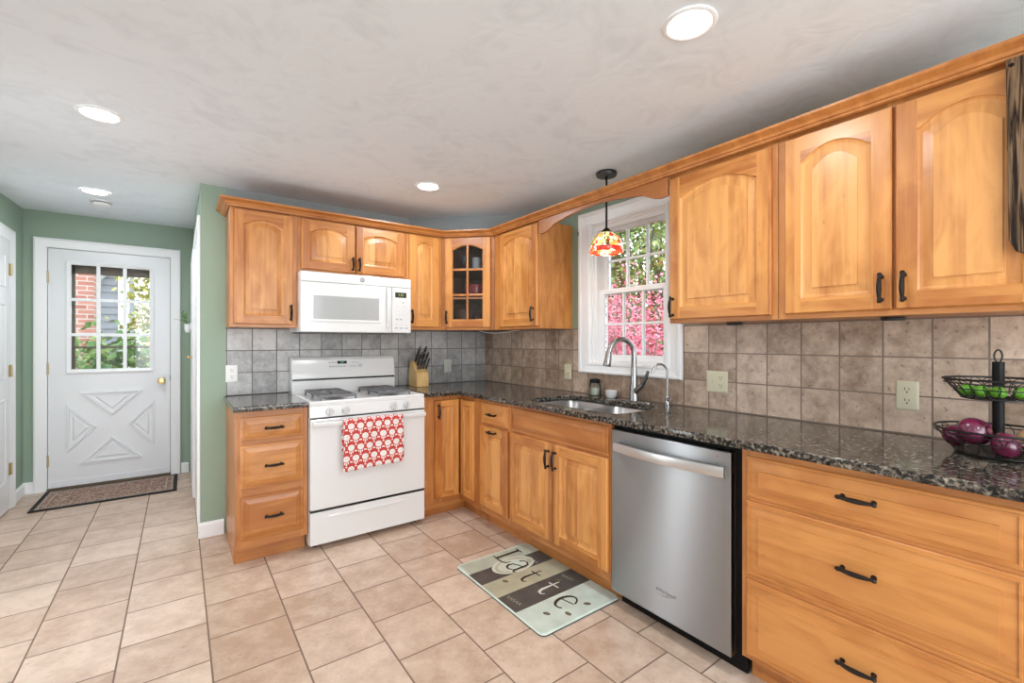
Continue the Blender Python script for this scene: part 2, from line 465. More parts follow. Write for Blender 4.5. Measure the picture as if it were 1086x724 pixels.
# right wall with the window opening
WY0, WY1, WZ0, WZ1 = -1.365, -1.965, 1.135, 2.075
b = MB(); b.box(0, 0.16, WY0, 0.12, 0, CEIL + 0.05); b.box(0, 0.16, REAR, WY1, 0, CEIL + 0.05)
b.box(0, 0.16, WY1, WY0, 0, WZ0); b.box(0, 0.16, WY1, WY0, WZ1, CEIL + 0.05)
struct(b.build('wall_right', green_wall, smooth=0))
# partition beside the hall
struct(MB().box(XP, XP + 0.12, 0.12, YD, 0, CEIL + 0.1).build('wall_partition', green_wall, smooth=0))
# hall end wall with the entry-door opening
DX0, DX1, DZ1 = -3.222, -2.374, 2.085
b = MB(); b.box(-3.5, DX0, YD, YD + 0.14, 0, CEIL + 0.12); b.box(DX1, -2.08, YD, YD + 0.14, 0, CEIL + 0.12); b.box(DX0, DX1, YD, YD + 0.14, DZ1, CEIL + 0.12)
struct(b.build('wall_hall_end', green_wall, smooth=0))
off_white = plain('off_white_paint', (0.66, 0.66, 0.65), 0.6)
b = MB(); b.box(-3.5, XL, REAR, -0.86, 0, CEIL + 0.05, 1); b.box(-3.5, XL, -0.59, 0.5, 0, CEIL + 0.06, 1); b.box(-3.5, XL, 0.5, YD, 0, CEIL + 0.1, 0); b.box(-3.5, XL, -0.86, -0.59, 0, 0.3, 1); b.box(-3.5, XL, -0.86, -0.59, 1.64, CEIL + 0.05, 1)  # the narrow opening is invented to hold the side fill light
struct(b.build('wall_left', [green_wall, off_white], smooth=0))
b = MB(); b.box(-3.5, -3.1, REAR - 0.1, REAR, 0, CEIL + 0.05); b.box(-0.3, 0.16, REAR - 0.1, REAR, 0, CEIL + 0.05)
b.box(-3.1, -0.3, REAR - 0.1, REAR, 2.2, CEIL + 0.05); b.box(-3.1, -0.3, REAR - 0.1, REAR, 0, 0.28)  # wide opening invented to hold the rear fill light
struct(b.build('wall_rear', off_white, smooth=0))


def baseboard(name, poly, fn, d0, d1):
    b = MB(); b.prism(poly, fn, d0, d1)
    return struct(b.build(name, white_paint, smooth=0))


bprof = [(0, 0.002), (0.014, 0.002), (0.014, 0.085), (0.006, 0.1), (0, 0.1)]
baseboard('baseboard_back', bprof, lambda a, z, d: (d, -a, z), XP - 0.012, -2.071)
baseboard('baseboard_hall_end', bprof, lambda a, z, d: (d, YD - a, z), XL, DX0 - 0.078)
baseboard('baseboard_hall_corner', bprof, lambda a, z, d: (d, YD - a, z), DX1 + 0.078, XP - 0.035)
baseboard('baseboard_left', bprof, lambda a, z, d: (XL + a, d, z), 1.585, YD - 0.015)

# backsplashes
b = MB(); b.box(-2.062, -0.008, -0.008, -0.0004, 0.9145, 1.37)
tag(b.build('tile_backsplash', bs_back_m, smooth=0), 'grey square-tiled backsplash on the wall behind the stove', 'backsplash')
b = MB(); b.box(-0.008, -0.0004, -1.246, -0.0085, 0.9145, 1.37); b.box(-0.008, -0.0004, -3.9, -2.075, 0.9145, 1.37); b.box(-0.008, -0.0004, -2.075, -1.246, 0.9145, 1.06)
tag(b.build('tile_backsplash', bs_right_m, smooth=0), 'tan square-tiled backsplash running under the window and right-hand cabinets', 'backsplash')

# ------------------------------------------------------------------ window
def casing_prof(y, w):
    # across the width a (0 outer .. w inner) -> thickness
    return [(0, 0), (0, 0.022), (0.012, 0.028), (0.03, 0.024), (w - 0.03, 0.018), (w - 0.02, 0.022), (w - 0.008, 0.02), (w, 0.012), (w, 0)]


win = bpy.data.objects.new('window_1', None); COL.objects.link(win); win['kind'] = 'structure'
b = MB(); CW = 0.115; y0o, y1o, z0o, z1o = WY0 + CW, WY1 - CW + 0.004, 1.06, WZ1 + 0.1
# picture-frame casing mitred at the corners
prof = casing_prof(0, 1.0)
lps = []
for a, t in [(0, 0.0), (0, 0.020), (0.08, 0.027), (0.22, 0.027), (0.30, 0.02), (0.72, 0.016), (0.78, 0.022), (0.93, 0.022), (1.0, 0.012), (1.0, 0.0)]:
    ya = y0o + (WY0 - y0o) * a; yb = y1o + (WY1 - y1o) * a; za = z0o + (WZ0 - z0o) * a; zb = z1o + (WZ1 - z1o) * a
    lps.append([(-t - 0.0005, ya, za), (-t - 0.0005, yb, za), (-t - 0.0005, yb, zb), (-t - 0.0005, ya, zb)])
b.loops(lps, False, False)
b.build('window_casing', white_paint, win, smooth=0)
b = MB()   # jamb lining and stops
for (ya, yb, za, zb) in ((WY0 - 0.012, WY0 + 0.0, WZ0, WZ1), (WY1, WY1 + 0.012, WZ0, WZ1), (WY1 + 0.012, WY0 - 0.012, WZ0, WZ0 + 0.012), (WY1 + 0.012, WY0 - 0.012, WZ1 - 0.012, WZ1)):
    b.box(-0.001, 0.15, ya, yb, za, zb)
for (ya, yb) in ((WY0 - 0.034, WY0 - 0.012), (WY1 + 0.012, WY1 + 0.02)):
    b.box(0.012, 0.125, ya, yb, WZ0 + 0.012, WZ1 - 0.012)
b.box(0.012, 0.034, WY1 + 0.02, WY0 - 0.034, WZ1 - 0.035, WZ1 - 0.012)
b.build('window_jamb', white_paint, win, smooth=0)


def sash(x0, x1, z0, z1, st, rail_b, rail_t, cols=3, rows=2):
    ya, yb = WY0 - 0.034, WY1 + 0.013
    b = MB(); b.box(x0, x1, ya - st, ya, z0, z1); b.box(x0, x1, yb, yb + st * 0.85, z0, z1)
    ga, gb = ya - st, yb + st * 0.85
    b.box(x0, x1, gb, ga, z0, z0 + rail_b); b.box(x0, x1, gb, ga, z1 - rail_t, z1)
    za, zb = z0 + rail_b, z1 - rail_t; xm = (x0 + x1) / 2
    for i in range(1, cols):
        y = ga + (gb - ga) * i / cols; b.box(xm - 0.009, xm + 0.009, y - 0.008, y + 0.008, za, zb)
    for i in range(1, rows):
        z = za + (zb - za) * i / rows; b.box(xm - 0.0078, xm + 0.0078, gb, ga, z - 0.008, z + 0.008)
    o = b.build('sash', white_paint, win, smooth=0, bevel=0.002)
    g = MB(); g.box(xm - 0.002, xm + 0.002, gb, ga, za, zb); g.build('pane', pane_glass, o, smooth=0)
    return o


lower_sash = sash(0.037, 0.072, WZ0 + 0.013, 1.632, 0.045, 0.042, 0.032)
upper_sash = sash(0.078, 0.112, 1.60, WZ1 - 0.013, 0.04, 0.032, 0.035)
b = MB(); b.lathe([(0.0, 0), (0.022, 0), (0.022, 0.006), (0.012, 0.014), (0, 0.016)], (0.05, -1.69, 1.632), 14)
b.box(0.045, 0.06, -1.69, -1.655, 1.641, 1.649)
b.build('sash_lock', white_pl, win)
# small sensors on the casing
b = MB(); b.box(-0.03, -0.0286, y0o - 0.012, y0o - 0.004, 2.03, 2.055); b.build('sensor', slot_dark, win, smooth=0)

# ------------------------------------------------------------------ entry door (door_1)
d1 = bpy.data.objects.new('door_1', None); COL.objects.link(d1); d1['kind'] = 'structure'
b = MB()
lps = []
cx0, cx1, cz1 = DX0 - 0.076, DX1 + 0.072, DZ1 + 0.075
for a, t in [(0, 0), (0, 0.022), (0.15, 0.026), (0.35, 0.02), (0.8, 0.013), (1, 0.01), (1, 0)]:
    xa = cx0 + (DX0 - cx0) * a; xb = cx1 + (DX1 - cx1) * a; zt = cz1 + (DZ1 - cz1) * a
    lps.append([(xa, YD - t - 0.0005, 0.002), (xa, YD - t - 0.0005, zt), (xb, YD - t - 0.0005, zt), (xb, YD - t - 0.0005, 0.002)])
b.loops(lps, False, False, closed=False)
b.box(DX0, DX0 + 0.004, YD, YD + 0.12, 0.0, DZ1); b.box(DX1 - 0.004, DX1, YD, YD + 0.12, 0.0, DZ1); b.box(DX0, DX1, YD, YD + 0.12, DZ1 - 0.004, DZ1)
b.build('door_casing', white_paint, d1, smooth=25)
b = MB(); b.box(DX0, DX1, YD + 0.0, YD + 0.13, 0.001, 0.016); b.build('threshold', plain('bronze_threshold', (0.20, 0.15, 0.10), 0.4, metal=0.6), d1, smooth=0)
sx0, sx1, sz0, sz1 = DX0 + 0.008, DX1 - 0.008, 0.02, DZ1 - 0.008
lx0, lx1, lz0, lz1 = -3.075, -2.532, 1.03, 1.955     # glass opening
yf = YD + 0.012; yb_ = YD + 0.055
b = MB()
b.box(sx0, lx0, yf, yb_, sz0, sz1); b.box(lx1, sx1, yf, yb_, sz0, sz1); b.box(lx0, lx1, yf, yb_, sz0, lz0); b.box(lx0, lx1, yf, yb_, lz1, sz1)
# crossbuck: four framed triangular panels between the arms of the X
bx0, bx1, bz0, bz1 = -3.10, -2.50, 0.205, 0.83
xc, zc = (bx0 + bx1) / 2, (bz0 + bz1) / 2
g_ = 0.05
tris = [[(bx0 + 0.085, bz1), (bx1 - 0.085, bz1), (xc, zc + 0.095)], [(bx0 + 0.085, bz0), (xc, zc - 0.095), (bx1 - 0.085, bz0)],
        [(bx0, bz0 + 0.10), (bx0, bz1 - 0.10), (xc - 0.105, zc)], [(bx1, bz0 + 0.10), (xc + 0.105, zc), (bx1, bz1 - 0.10)]]
for t in tris:
    cx_ = sum(p[0] for p in t) / 3; cz_ = sum(p[1] for p in t) / 3
    # inward offset by scaling about the incentre
    A, Bq, C_ = [Vector(p) for p in t]
    la, lb, lc = (Bq - C_).length, (A - C_).length, (A - Bq).length
    ic = (A * la + Bq * lb + C_ * lc) / (la + lb + lc)
    area = abs((Bq - A).x * (C_ - A).y - (Bq - A).y * (C_ - A).x) / 2; rr = 2 * area / (la + lb + lc)
    lps = []
    for ins, h in ((0, 0), (0.003, 0.018), (0.014, 0.018), (0.019, 0.001), (0.038, 0.001), (0.048, 0.014), (0.052, 0.014)):
        s = max(0.02, 1 - ins / rr); lps.append([((ic + (Vector(p) - ic) * s).x, yf - h, (ic + (Vector(p) - ic) * s).y) for p in t])
    b.loops(lps, False, True)
slab = b.build('door_slab', door_paint, d1, smooth=20)
# bottom sweep
b = MB(); b.box(sx0, sx1, yf - 0.008, yf, sz0, 0.075); b.build('kick_strip', door_paint, d1, smooth=0, bevel=0.002)
# glazing frame and 3 x 3 muntins
b = MB()
fo = 0.03
lps = []
for a, t in [(0, 0), (0.0, 0.014), (0.3, 0.018), (0.7, 0.012), (1, 0.008), (1, -0.02)]:
    o_ = fo * (1 - a); i_ = -0.004 * a
    lps.append([(lx0 - o_ - i_, yf - t, lz0 - o_ - i_), (lx1 + o_ + i_, yf - t, lz0 - o_ - i_), (lx1 + o_ + i_, yf - t, lz1 + o_ + i_), (lx0 - o_ - i_, yf - t, lz1 + o_ + i_)])
b.loops(lps, False, False)
for i in (1, 2):
    x = lx0 + (lx1 - lx0) * i / 3; b.box(x - 0.013, x + 0.013, yf - 0.006, yf + 0.012, lz0, lz1)
    z = lz0 + (lz1 - lz0) * i / 3; b.box(lx0, lx1, yf - 0.0045, yf + 0.0105, z - 0.013, z + 0.013)
b.build('window_grille', white_paint, slab, smooth=0)
MB().box(lx0, lx1, yf + 0.016, yf + 0.02, lz0, lz1).build('pane', pane_glass, slab, smooth=0)
b = MB(); b.lathe([(0.0, -0.0), (0.031, 0.0), (0.031, -0.006), (0.012, -0.012), (0.011, -0.03), (0.024, -0.038), (0.029, -0.052), (0.024, -0.066), (0.0, -0.07)], (-2.447, yf, 0.905), 20, 'y')
b.build('door_knob', brass, d1)
for z in (1.83, 1.045, 0.255):
    b = MB(); b.tube([(sx0 - 0.004, yf - 0.006, z - 0.05), (sx0 - 0.004, yf - 0.006, z + 0.05)], 0.007, 8); b.box(sx0 - 0.008, sx0 + 0.006, yf - 0.002, yf + 0.002, z - 0.05, z + 0.05)
    b.build('hinge', hinge_brass, d1)
b = MB(); b.box(sx1 - 0.002, sx1 + 0.004, yf - 0.004, yf + 0.02, 0.90, 0.96); b.build('strike_plate', slot_dark, d1, smooth=0)
# storm door beyond the slab
b = MB(); ys = YD + 0.10
for (xa, xb, za, zb) in ((DX0 + 0.004, DX0 + 0.165, 0.02, DZ1 - 0.004), (DX1 - 0.10, DX1 - 0.004, 0.02, DZ1 - 0.004), (DX0, DX1, DZ1 - 0.20, DZ1 - 0.004), (DX0, DX1, 0.02, 0.35), (DX0, DX1, 1.215, 1.235)):
    b.box(xa, xb, ys, ys + 0.02, za, zb)
b.build('storm_door', plain('brown_storm_door', (0.16, 0.115, 0.085), 0.5), d1, smooth=0)

# ------------------------------------------------------------------ six panel door on the left wall (door_2)
d2 = bpy.data.objects.new('door_2', None); COL.objects.link(d2); d2['kind'] = 'structure'
e0, e1, ez = 0.66, 1.475, 2.045
b = MB(); lps = []
for a, t in [(0, 0), (0, 0.022), (0.2, 0.025), (0.4, 0.018), (0.85, 0.012), (1, 0.01), (1, 0)]:
    o_ = 0.085 * (1 - a)
    lps.append([(XL + t + 0.0005, e1 + o_, 0.002), (XL + t + 0.0005, e1 + o_, ez + o_), (XL + t + 0.0005, e0 - o_, ez + o_), (XL + t + 0.0005, e0 - o_, 0.002)])
b.loops(lps, False, False, closed=False); b.build('door_casing', white_paint, d2, smooth=25)
b = MB(); b.box(XL + 0.0006, XL + 0.009, e0 + 0.004, e1 - 0.004, 0.012, ez - 0.004)
pw = (e1 - e0 - 0.008 - 3 * 0.11) / 2
for k in range(2):
    ya = e0 + 0.004 + 0.11 + k * (pw + 0.11)
    for za, zb in ((0.22, 0.85), (1.0, 1.56), (1.68, 1.93)):
        lps = []
        for ins, h in ((0, 0.009), (0.004, 0.015), (0.012, 0.015), (0.018, 0.010), (0.045, 0.013)):
            lps.append([(XL + h, ya + ins, za + ins), (XL + h, ya + pw - ins, za + ins), (XL + h, ya + pw - ins, zb - ins), (XL + h, ya + ins, zb - ins)])
        b.loops(lps, False, True)
b.build('door_slab', door_paint, d2, smooth=20)
for z in (1.825, 1.055, 0.31):
    b = MB(); b.tube([(XL + 0.016, e1 - 0.001, z - 0.045), (XL + 0.016, e1 - 0.001, z + 0.045)], 0.008, 8); b.box(XL + 0.0092, XL + 0.0115, e1 - 0.035, e1 + 0.012, z - 0.045, z + 0.045)
    b.build('hinge', hinge_brass, d2)

# ------------------------------------------------------------------ closet door in the partition (door_3)
d3 = bpy.data.objects.new('door_3', None); COL.objects.link(d3); d3['kind'] = 'structure'
b = MB()
b.box(XP - 0.016, XP - 0.0005, 0.004, 0.075, 0.101, 2.1); b.box(XP - 0.016, XP - 0.0005, 1.73, 1.80, 0.002, 2.1); b.box(XP - 0.016, XP - 0.0005, 0.075, 1.73, 2.03, 2.1)
b.build('door_casing', white_paint, d3, smooth=0, bevel=0.003)
MB().box(XP - 0.010, XP - 0.0005, 0.078, 0.898, 0.012, 2.027).build('door_panel', white_paint, d3, smooth=0, bevel=0.002)
MB().box(XP - 0.024, XP - 0.0005, 0.902, 1.727, 0.012, 2.027).build('door_panel', white_paint, d3, smooth=0, bevel=0.002)
b = MB(); b.lathe([(0.0, 0.0), (0.014, 0.0), (0.007, -0.008), (0.007, -0.016), (0.014, -0.022), (0.013, -0.032), (0, -0.036)], (XP - 0.024, 1.0, 1.15), 16, 'x')
b.build('door_knob', brass, d3)

# ================================================================== CABINETS
def handle_bar(parent, p0, p1, out, name='handle'):
    """bow pull from p0 to p1 standing off the face along the vector out"""
    p0, p1, out = Vector(p0), Vector(p1), Vector(out).normalized()
    d = (p1 - p0); ln = d.length; d.normalize()
    b = MB(); pts = []; rs = []
    n = 16
    for i in range(n + 1):
        t = i / n
        s = -0.012 + t * (ln + 0.024)
        h = 0.021 + 0.008 * math.sin(math.pi * t)
        pts.append(p0 + d * s + out * h)
        r = 0.0045 + 0.0036 * math.sin(math.pi * t) ** 1.5
        if i in (0, n): r = 0.0055
        if i in (1, n - 1): r = 0.0078
        if i in (2, n - 2): r = 0.005
        rs.append(r)
    b.tube(pts, rs, 8)
    for p in (p0, p1):
        b.tube([p, p + out * 0.003, p + out * 0.004, p + out * 0.017, p + out * 0.023], [0.008, 0.0075, 0.0045, 0.0042, 0.0055], 8)
    return b.build(name, bronze, parent)


def arch_loop(x0, x1, z0, zs, rise, y, n=20, sh=0.0):
    pts = [(x0, y, z0), (x1, y, z0)]
    for i in range(n + 1):
        t = i / n; u = 2 * t - 1
        k = max(0.0, 1 - (u / (1 - sh)) ** 2) if rise else 0
        pts.append((x1 + (x0 - x1) * t, y, zs + rise * k))
    return pts


def cab_door(parent, x0, x1, z0, z1, yf, rise=0.0, stile=0.055, name='door', glass=False):
    """framed door, outer face at local y = yf (faces -y)"""
    T = 0.02; e = 0.004
    b = MB()
    yb = yf + T
    # slab edges
    b.loops([[(x0, yb, z0), (x1, yb, z0), (x1, yb, z1), (x0, yb, z1)], [(x0, yf + 0.006, z0), (x1, yf + 0.006, z0), (x1, yf + 0.006, z1), (x0, yf + 0.006, z1)],
             [(x0 + e, yf, z0 + e), (x1 - e, yf, z0 + e), (x1 - e, yf, z1 - e), (x0 + e, yf, z1 - e)]], not glass, False)
    X0, X1, Z0, Z1 = x0 + e, x1 - e, z0 + e, z1 - e
    s = stile; ix0, ix1, iz0 = x0 + s, x1 - s, z0 + s
    zs = z1 - s * 0.95 - rise
    sh = 0.05 if rise else 0
    b.quad([(X0, yf, Z0), (ix0, yf, Z0), (ix0, yf, Z1), (X0, yf, Z1)], 0)
    b.quad([(ix1, yf, Z0), (X1, yf, Z0), (X1, yf, Z1), (ix1, yf, Z1)], 0)
    b.quad([(ix0, yf, Z0), (ix1, yf, Z0), (ix1, yf, iz0), (ix0, yf, iz0)], 1)
    top = arch_loop(ix0, ix1, iz0, zs, rise, yf, 20, sh)[2:]
    for i in range(len(top) - 1):
        p, q = top[i], top[i + 1]
        b.quad([p, (p[0], yf, Z1), (q[0], yf, Z1), q], 1)
    def L(ins, y):
        r = rise * max(0.0, (1 - ins / 0.30))
        return arch_loop(ix0 + ins, ix1 - ins, iz0 + ins, zs - ins + (rise - r) * 0.0, r, y, 20, sh)
    if glass:
        b.loops([L(0, yf), L(0.007, yf + 0.006), L(0.007, yb), L(-0.0, yb)], False, False, mi=0)
        # back face ring
        b.quad([(x0, yb, z0), (ix0, yb, z0), (ix0, yb, z1), (x0, yb, z1)]); b.quad([(ix1, yb, z0), (x1, yb, z0), (x1, yb, z1), (ix1, yb, z1)])
        b.quad([(ix0, yb, z0), (ix1, yb, z0), (ix1, yb, iz0), (ix0, yb, iz0)])
        for i in range(len(top) - 1):
            p, q = top[i], top[i + 1]
            b.quad([(p[0], yb, p[2]), (p[0], yb, z1), (q[0], yb, z1), (q[0], yb, q[2])])
    else:
        b.loops([L(0, yf), L(0.0006, yf + 0.005), L(0.006, yf + 0.010), L(0.013, yf + 0.012), L(0.040, yf + 0.006), L(0.0406, yf + 0.0015)], False, True, mi=2)
    o = b.build(name, [woodV, woodH, woodP], parent, smooth=0 if glass else 18)
    if glass:
        g = MB(); xm = (ix0 + ix1) / 2
        ztop = zs + rise
        g.box(xm - 0.008, xm + 0.008, yf + 0.002, yf + 0.012, iz0, ztop)
        for k in (1, 2):
            z = iz0 + (ztop - iz0) * k / 3 + 0.0; g.box(ix0, ix1, yf + 0.002, yf + 0.012, z - 0.008, z + 0.008)
        g.build('muntin', woodV, o, smooth=0, bevel=0.002)
        p = MB(); p.quad(L(0.0, yf + 0.015)); p.quad(L(0.0, yf + 0.018)); p.build('glass_pane', cab_glass, o, smooth=0)
    return o


def drawer_front(parent, x0, x1, z0, z1, yf, name='drawer', inset=0.035):
    b = MB(); T = 0.02
    def R(i, y): return [(x0 + i, y, z0 + i), (x1 - i, y, z0 + i), (x1 - i, y, z1 - i), (x0 + i, y, z1 - i)]
    b.loops([R(0, yf + T), R(0, yf + 0.013), R(0.003, yf + 0.010), R(0.010, yf + 0.0095), R(0.0105, yf + 0.006), R(0.016, yf + 0.0055), R(0.0165, yf + 0.0095), R(inset * 0.95, yf + 0.004), R(inset * 0.96, yf)], True, True)
    return b.build(name, woodD, parent, smooth=15)


def carcass(parent, w, d, z0, z1, stiles, rails, mat_side=None, top_z=None):
    """box behind a face frame; stiles = list of (x0, x1), rails = list of (z0, z1)"""
    b = MB(); b.box(0.0008, w - 0.0008, -(d - 0.02), -0.001, z0, top_z or z1)
    b.build('body', mat_side or frameV, parent, smooth=0)
    f = MB()
    for a, c in stiles: f.box(a, c, -d, -(d - 0.0199), z0, z1, 0)
    for a, c in rails:
        for k in range(len(stiles) - 1):
            f.box(stiles[k][1], stiles[k + 1][0], -d, -(d - 0.0199), a, c, 1)
    f.build('face_frame', [frameV, frameH], parent, smooth=0)


RW = -math.pi / 2     # cabinets on the right wall face -x
UZ0, UZ1, UD = 1.37, 2.118, 0.305
CZ = UZ0              # cabinets carry their own z: origin at z = 0 of the room

# --- uppers on the back wall
c = thing('upper_cabinet', 'tall arched-door wall cabinet left of the microwave, beside green wall', 'cabinet', (-2.06, 0, UZ0), 0)
H = UZ1 - UZ0
carcass(c, 0.38, UD, 0, H, [(0.0008, 0.035), (0.335, 0.3792)], [(0, 0.035), (H - 0.035, H)])
d = cab_door(c, 0.017, 0.352, 0.019, 0.730, -UD - 0.02, 0.035)
handle_bar(d, (0.338, -UD - 0.02, 0.055), (0.338, -UD - 0.02, 0.135), (0, -1, 0))

c = thing('upper_cabinet', 'short two-door wall cabinet directly above the white microwave', 'cabinet', (-1.68, 0, 1.743), 0)
h2 = UZ1 - 1.743
carcass(c, 0.765, UD, 0, h2, [(0.0008, 0.035), (0.37, 0.39), (0.73, 0.7642)], [(0, 0.03), (h2 - 0.035, h2)])
d = cab_door(c, 0.021, 0.376, 0.022, h2 - 0.018, -UD - 0.02, 0.03, 0.055)
handle_bar(d, (0.356, -UD - 0.02, 0.045), (0.356, -UD - 0.02, 0.115), (0, -1, 0))
d = cab_door(c, 0.382, 0.740, 0.022, h2 - 0.018, -UD - 0.02, 0.03, 0.055)
handle_bar(d, (0.402, -UD - 0.02, 0.045), (0.402, -UD - 0.02, 0.115), (0, -1, 0))

c = thing('upper_cabinet', 'narrow arched-door wall cabinet between microwave and glass corner cabinet', 'cabinet', (-0.914, 0, UZ0), 0)
carcass(c, 0.303, UD, 0, H, [(0.0008, 0.035), (0.262, 0.3022)], [(0, 0.035), (H - 0.035, H)])
d = cab_door(c, 0.02, 0.272, 0.022, 0.730, -UD - 0.02, 0.03, 0.055)
handle_bar(d, (0.036, -UD - 0.02, 0.06), (0.036, -UD - 0.02, 0.14), (0, -1, 0))

# --- diagonal glass-door corner cabinet (hollow), its front runs from (-.61,-.305) to (-.305,-.61)
DW = 0.4313
cd = thing('corner_wall_cabinet', 'diagonal corner wall cabinet with six-pane glass door', 'cabinet', (-0.4575, -0.4575, UZ0), -math.pi / 4)
to_local = Matrix.Rotation(math.pi / 4, 4, 'Z') @ Matrix.Translation((0.4575, 0.4575, 0))
def lc(x, y, z): return tuple(to_local @ Vector((x, y, z)))
outline = [(-0.61, -0.004), (-0.012, -0.004), (-0.012, -0.61)]
b = MB()
pen = [(-0.609, -0.306), (-0.609, -0.010), (-0.010, -0.010), (-0.010, -0.609), (-0.306, -0.609)]
for z0_, z1_ in ((0.0, 0.018), (H - 0.018, H)):
    b.prism(pen, lambda x, y, d: lc(x, y, d), z0_, z1_)
for i in range(4):
    p, q = Vector(pen[i]), Vector(pen[i + 1]); nrm = Vector((-(q - p).y, (q - p).x)).normalized()
    ctr = Vector((-0.3, -0.3))
    if (ctr - p).dot(nrm) < 0: nrm = -nrm
    pp = [p, q, q + nrm * 0.012, p + nrm * 0.012]
    b.prism([tuple(v) for v in pp], lambda x, y, d: lc(x, y, d), 0.018, H - 0.018)
b.build('body', cab_in, cd, smooth=0)
for zz in (0.245, 0.475):
    b = MB(); b.prism([(-0.594, -0.34), (-0.594, -0.025), (-0.025, -0.025), (-0.025, -0.594), (-0.34, -0.594)], lambda x, y, d: lc(x, y, d), zz, zz + 0.015)
    b.build('shelf', cab_in, cd, smooth=0)
hw = DW / 2
b = MB(); b.box(-hw + 0.001, -hw + 0.045, -0.001, 0.017, 0, H, 0); b.box(hw - 0.045, hw - 0.001, -0.001, 0.017, 0, H, 0)
b.box(-hw + 0.045, hw - 0.045, -0.001, 0.017, 0, 0.035, 1); b.box(-hw + 0.045, hw - 0.045, -0.001, 0.017, H - 0.035, H, 1)
b.build('face_frame', [frameV, frameH], cd, smooth=0)
d = cab_door(cd, -hw + 0.03, hw - 0.03, 0.02, 0.733, -0.0215, 0.035, 0.058, glass=True)
handle_bar(d, (-hw + 0.048, -0.0215, 0.06), (-hw + 0.048, -0.0215, 0.14), (0, -1, 0))

# --- uppers on the right wall
c = thing('upper_cabinet', 'arched-door wall cabinet left of the window with sunlit side', 'cabinet', (0, -0.612, UZ0), RW)
c['label'] = 'arched-door wall cabinet between glass corner cabinet and window'
carcass(c, 0.56, UD, 0, H, [(0.0008, 0.095), (0.53, 0.5592)], [(0, 0.035), (H - 0.035, H)], woodV)
d = cab_door(c, 0.088, 0.543, 0.018, 0.730, -UD - 0.02, 0.04, 0.058)
handle_bar(d, (0.505, -UD - 0.02, 0.06), (0.505, -UD - 0.02, 0.14), (0, -1, 0))

c = thing('upper_cabinet', 'single arched-door wall cabinet directly right of the window', 'cabinet', (0, -2.194, UZ0), RW)
carcass(c, 0.517, UD, 0, H, [(0.0008, 0.03), (0.49, 0.5162)], [(0, 0.035), (H - 0.035, H)], woodV)
d = cab_door(c, 0.010, 0.495, 0.019, 0.722, -UD - 0.02, 0.05, 0.058)
handle_bar(d, (0.030, -UD - 0.02, 0.04), (0.030, -UD - 0.02, 0.12), (0, -1, 0))

c = thing('upper_cabinet', 'wide two-door arched wall cabinet above the fruit basket', 'cabinet', (0, -2.712, UZ0), RW)
carcass(c, 0.762, UD, 0, H, [(0.0008, 0.035), (0.36, 0.40), (0.727, 0.7612)], [(0, 0.035), (H - 0.035, H)], woodV)
d = cab_door(c, 0.030, 0.374, 0.020, 0.724, -UD - 0.02, 0.05, 0.058)
handle_bar(d, (0.346, -UD - 0.02, 0.055), (0.346, -UD - 0.02, 0.135), (0, -1, 0))
d = cab_door(c, 0.383, 0.735, 0.020, 0.724, -UD - 0.02, 0.05, 0.058)
handle_bar(d, (0.408, -UD - 0.02, 0.055), (0.408, -UD - 0.02, 0.135), (0, -1, 0))

# --- arched valance across the window
val = [(-1.1735, 2.118), (-1.1735, 2.018), (-1.21, 2.012), (-1.262, 2.02), (-1.30, 2.038)]
for i in range(21):
    t = i / 20; y = -1.335 - t * (2.04 - 1.335); val.append((y, 2.054 + 0.038 * math.sin(math.pi * t)))
val += [(-2.07, 2.038), (-2.105, 2.022), (-2.15, 2.012), (-2.1935, 2.016), (-2.1935, 2.118)]
b = MB(); n = len(val)
b.prism([(-(p[0] + 1.1735), p[1] - 2.118) for p in val], lambda p, q, d: (p, d, q), -0.009, 0.009)
o = b.build('window_valance', frameH, None, smooth=30, bevel=0.002)
o.location = (-0.315, -1.1735, 2.118); o.rotation_euler = (0, 0, RW)
tag(o, 'arched wooden valance board spanning above the kitchen window', 'valance')

# --- crown moulding along all the uppers
path = [(-2.062, -0.002), (-2.062, -0.325), (-0.618, -0.325), (-0.325, -0.618), (-0.325, -3.52)]
cprof = [(0.0, 2.1185), (0.004, 2.1185), (0.012, 2.121), (0.014, 2.127), (0.022, 2.129), (0.028, 2.138), (0.042, 2.146), (0.050, 2.148), (0.055, 2.152), (0.055, 2.160), (0.0, 2.160)]
cprof = [(a, 2.108 + (z - 2.1185) * 1.05) for a, z in cprof]
def offset_path(path, o):
    out = []
    for i, p in enumerate(path):
        p = Vector(p)
        ns = []
        for j in (i - 1, i):
            if 0 <= j < len(path) - 1:
                d = (Vector(path[j + 1]) - Vector(path[j])).normalized(); ns.append(Vector((d.y, -d.x)))
        if len(ns) == 1: nrm = ns[0]; k = 1
        else:
            nrm = (ns[0] + ns[1]).normalized(); k = 1 / nrm.dot(ns[0])
        out.append(p + nrm * o * k)
    return out
# outward is to the right of the walking direction reversed; check sign against the room
test = offset_path(path, 0.05)
sgn = 1 if test[1][1] < -0.325 else -1
b = MB(); lps = [[(v.x, v.y, z) for v in offset_path(path, sgn * (a + 0.0005))] for a, z in cprof]
b.loops(lps + [lps[0]], False, False, closed=False)
b.quad([l[0] for l in lps]); b.quad([l[-1] for l in lps])
tag(b.build('crown_molding', frameH, None, smooth=25), 'stepped wooden crown moulding along the tops of all wall cabinets', 'moulding')

# --- base cabinets
BZ0, BZ1, BD = 0.105, 0.883, 0.61
def toe(parent, x0, x1, d=0.535):
    MB().box(x0, x1, -d, -d + 0.016, 0.001, BZ0 - 0.0005).build('toe_kick', frameH, parent, smooth=0)

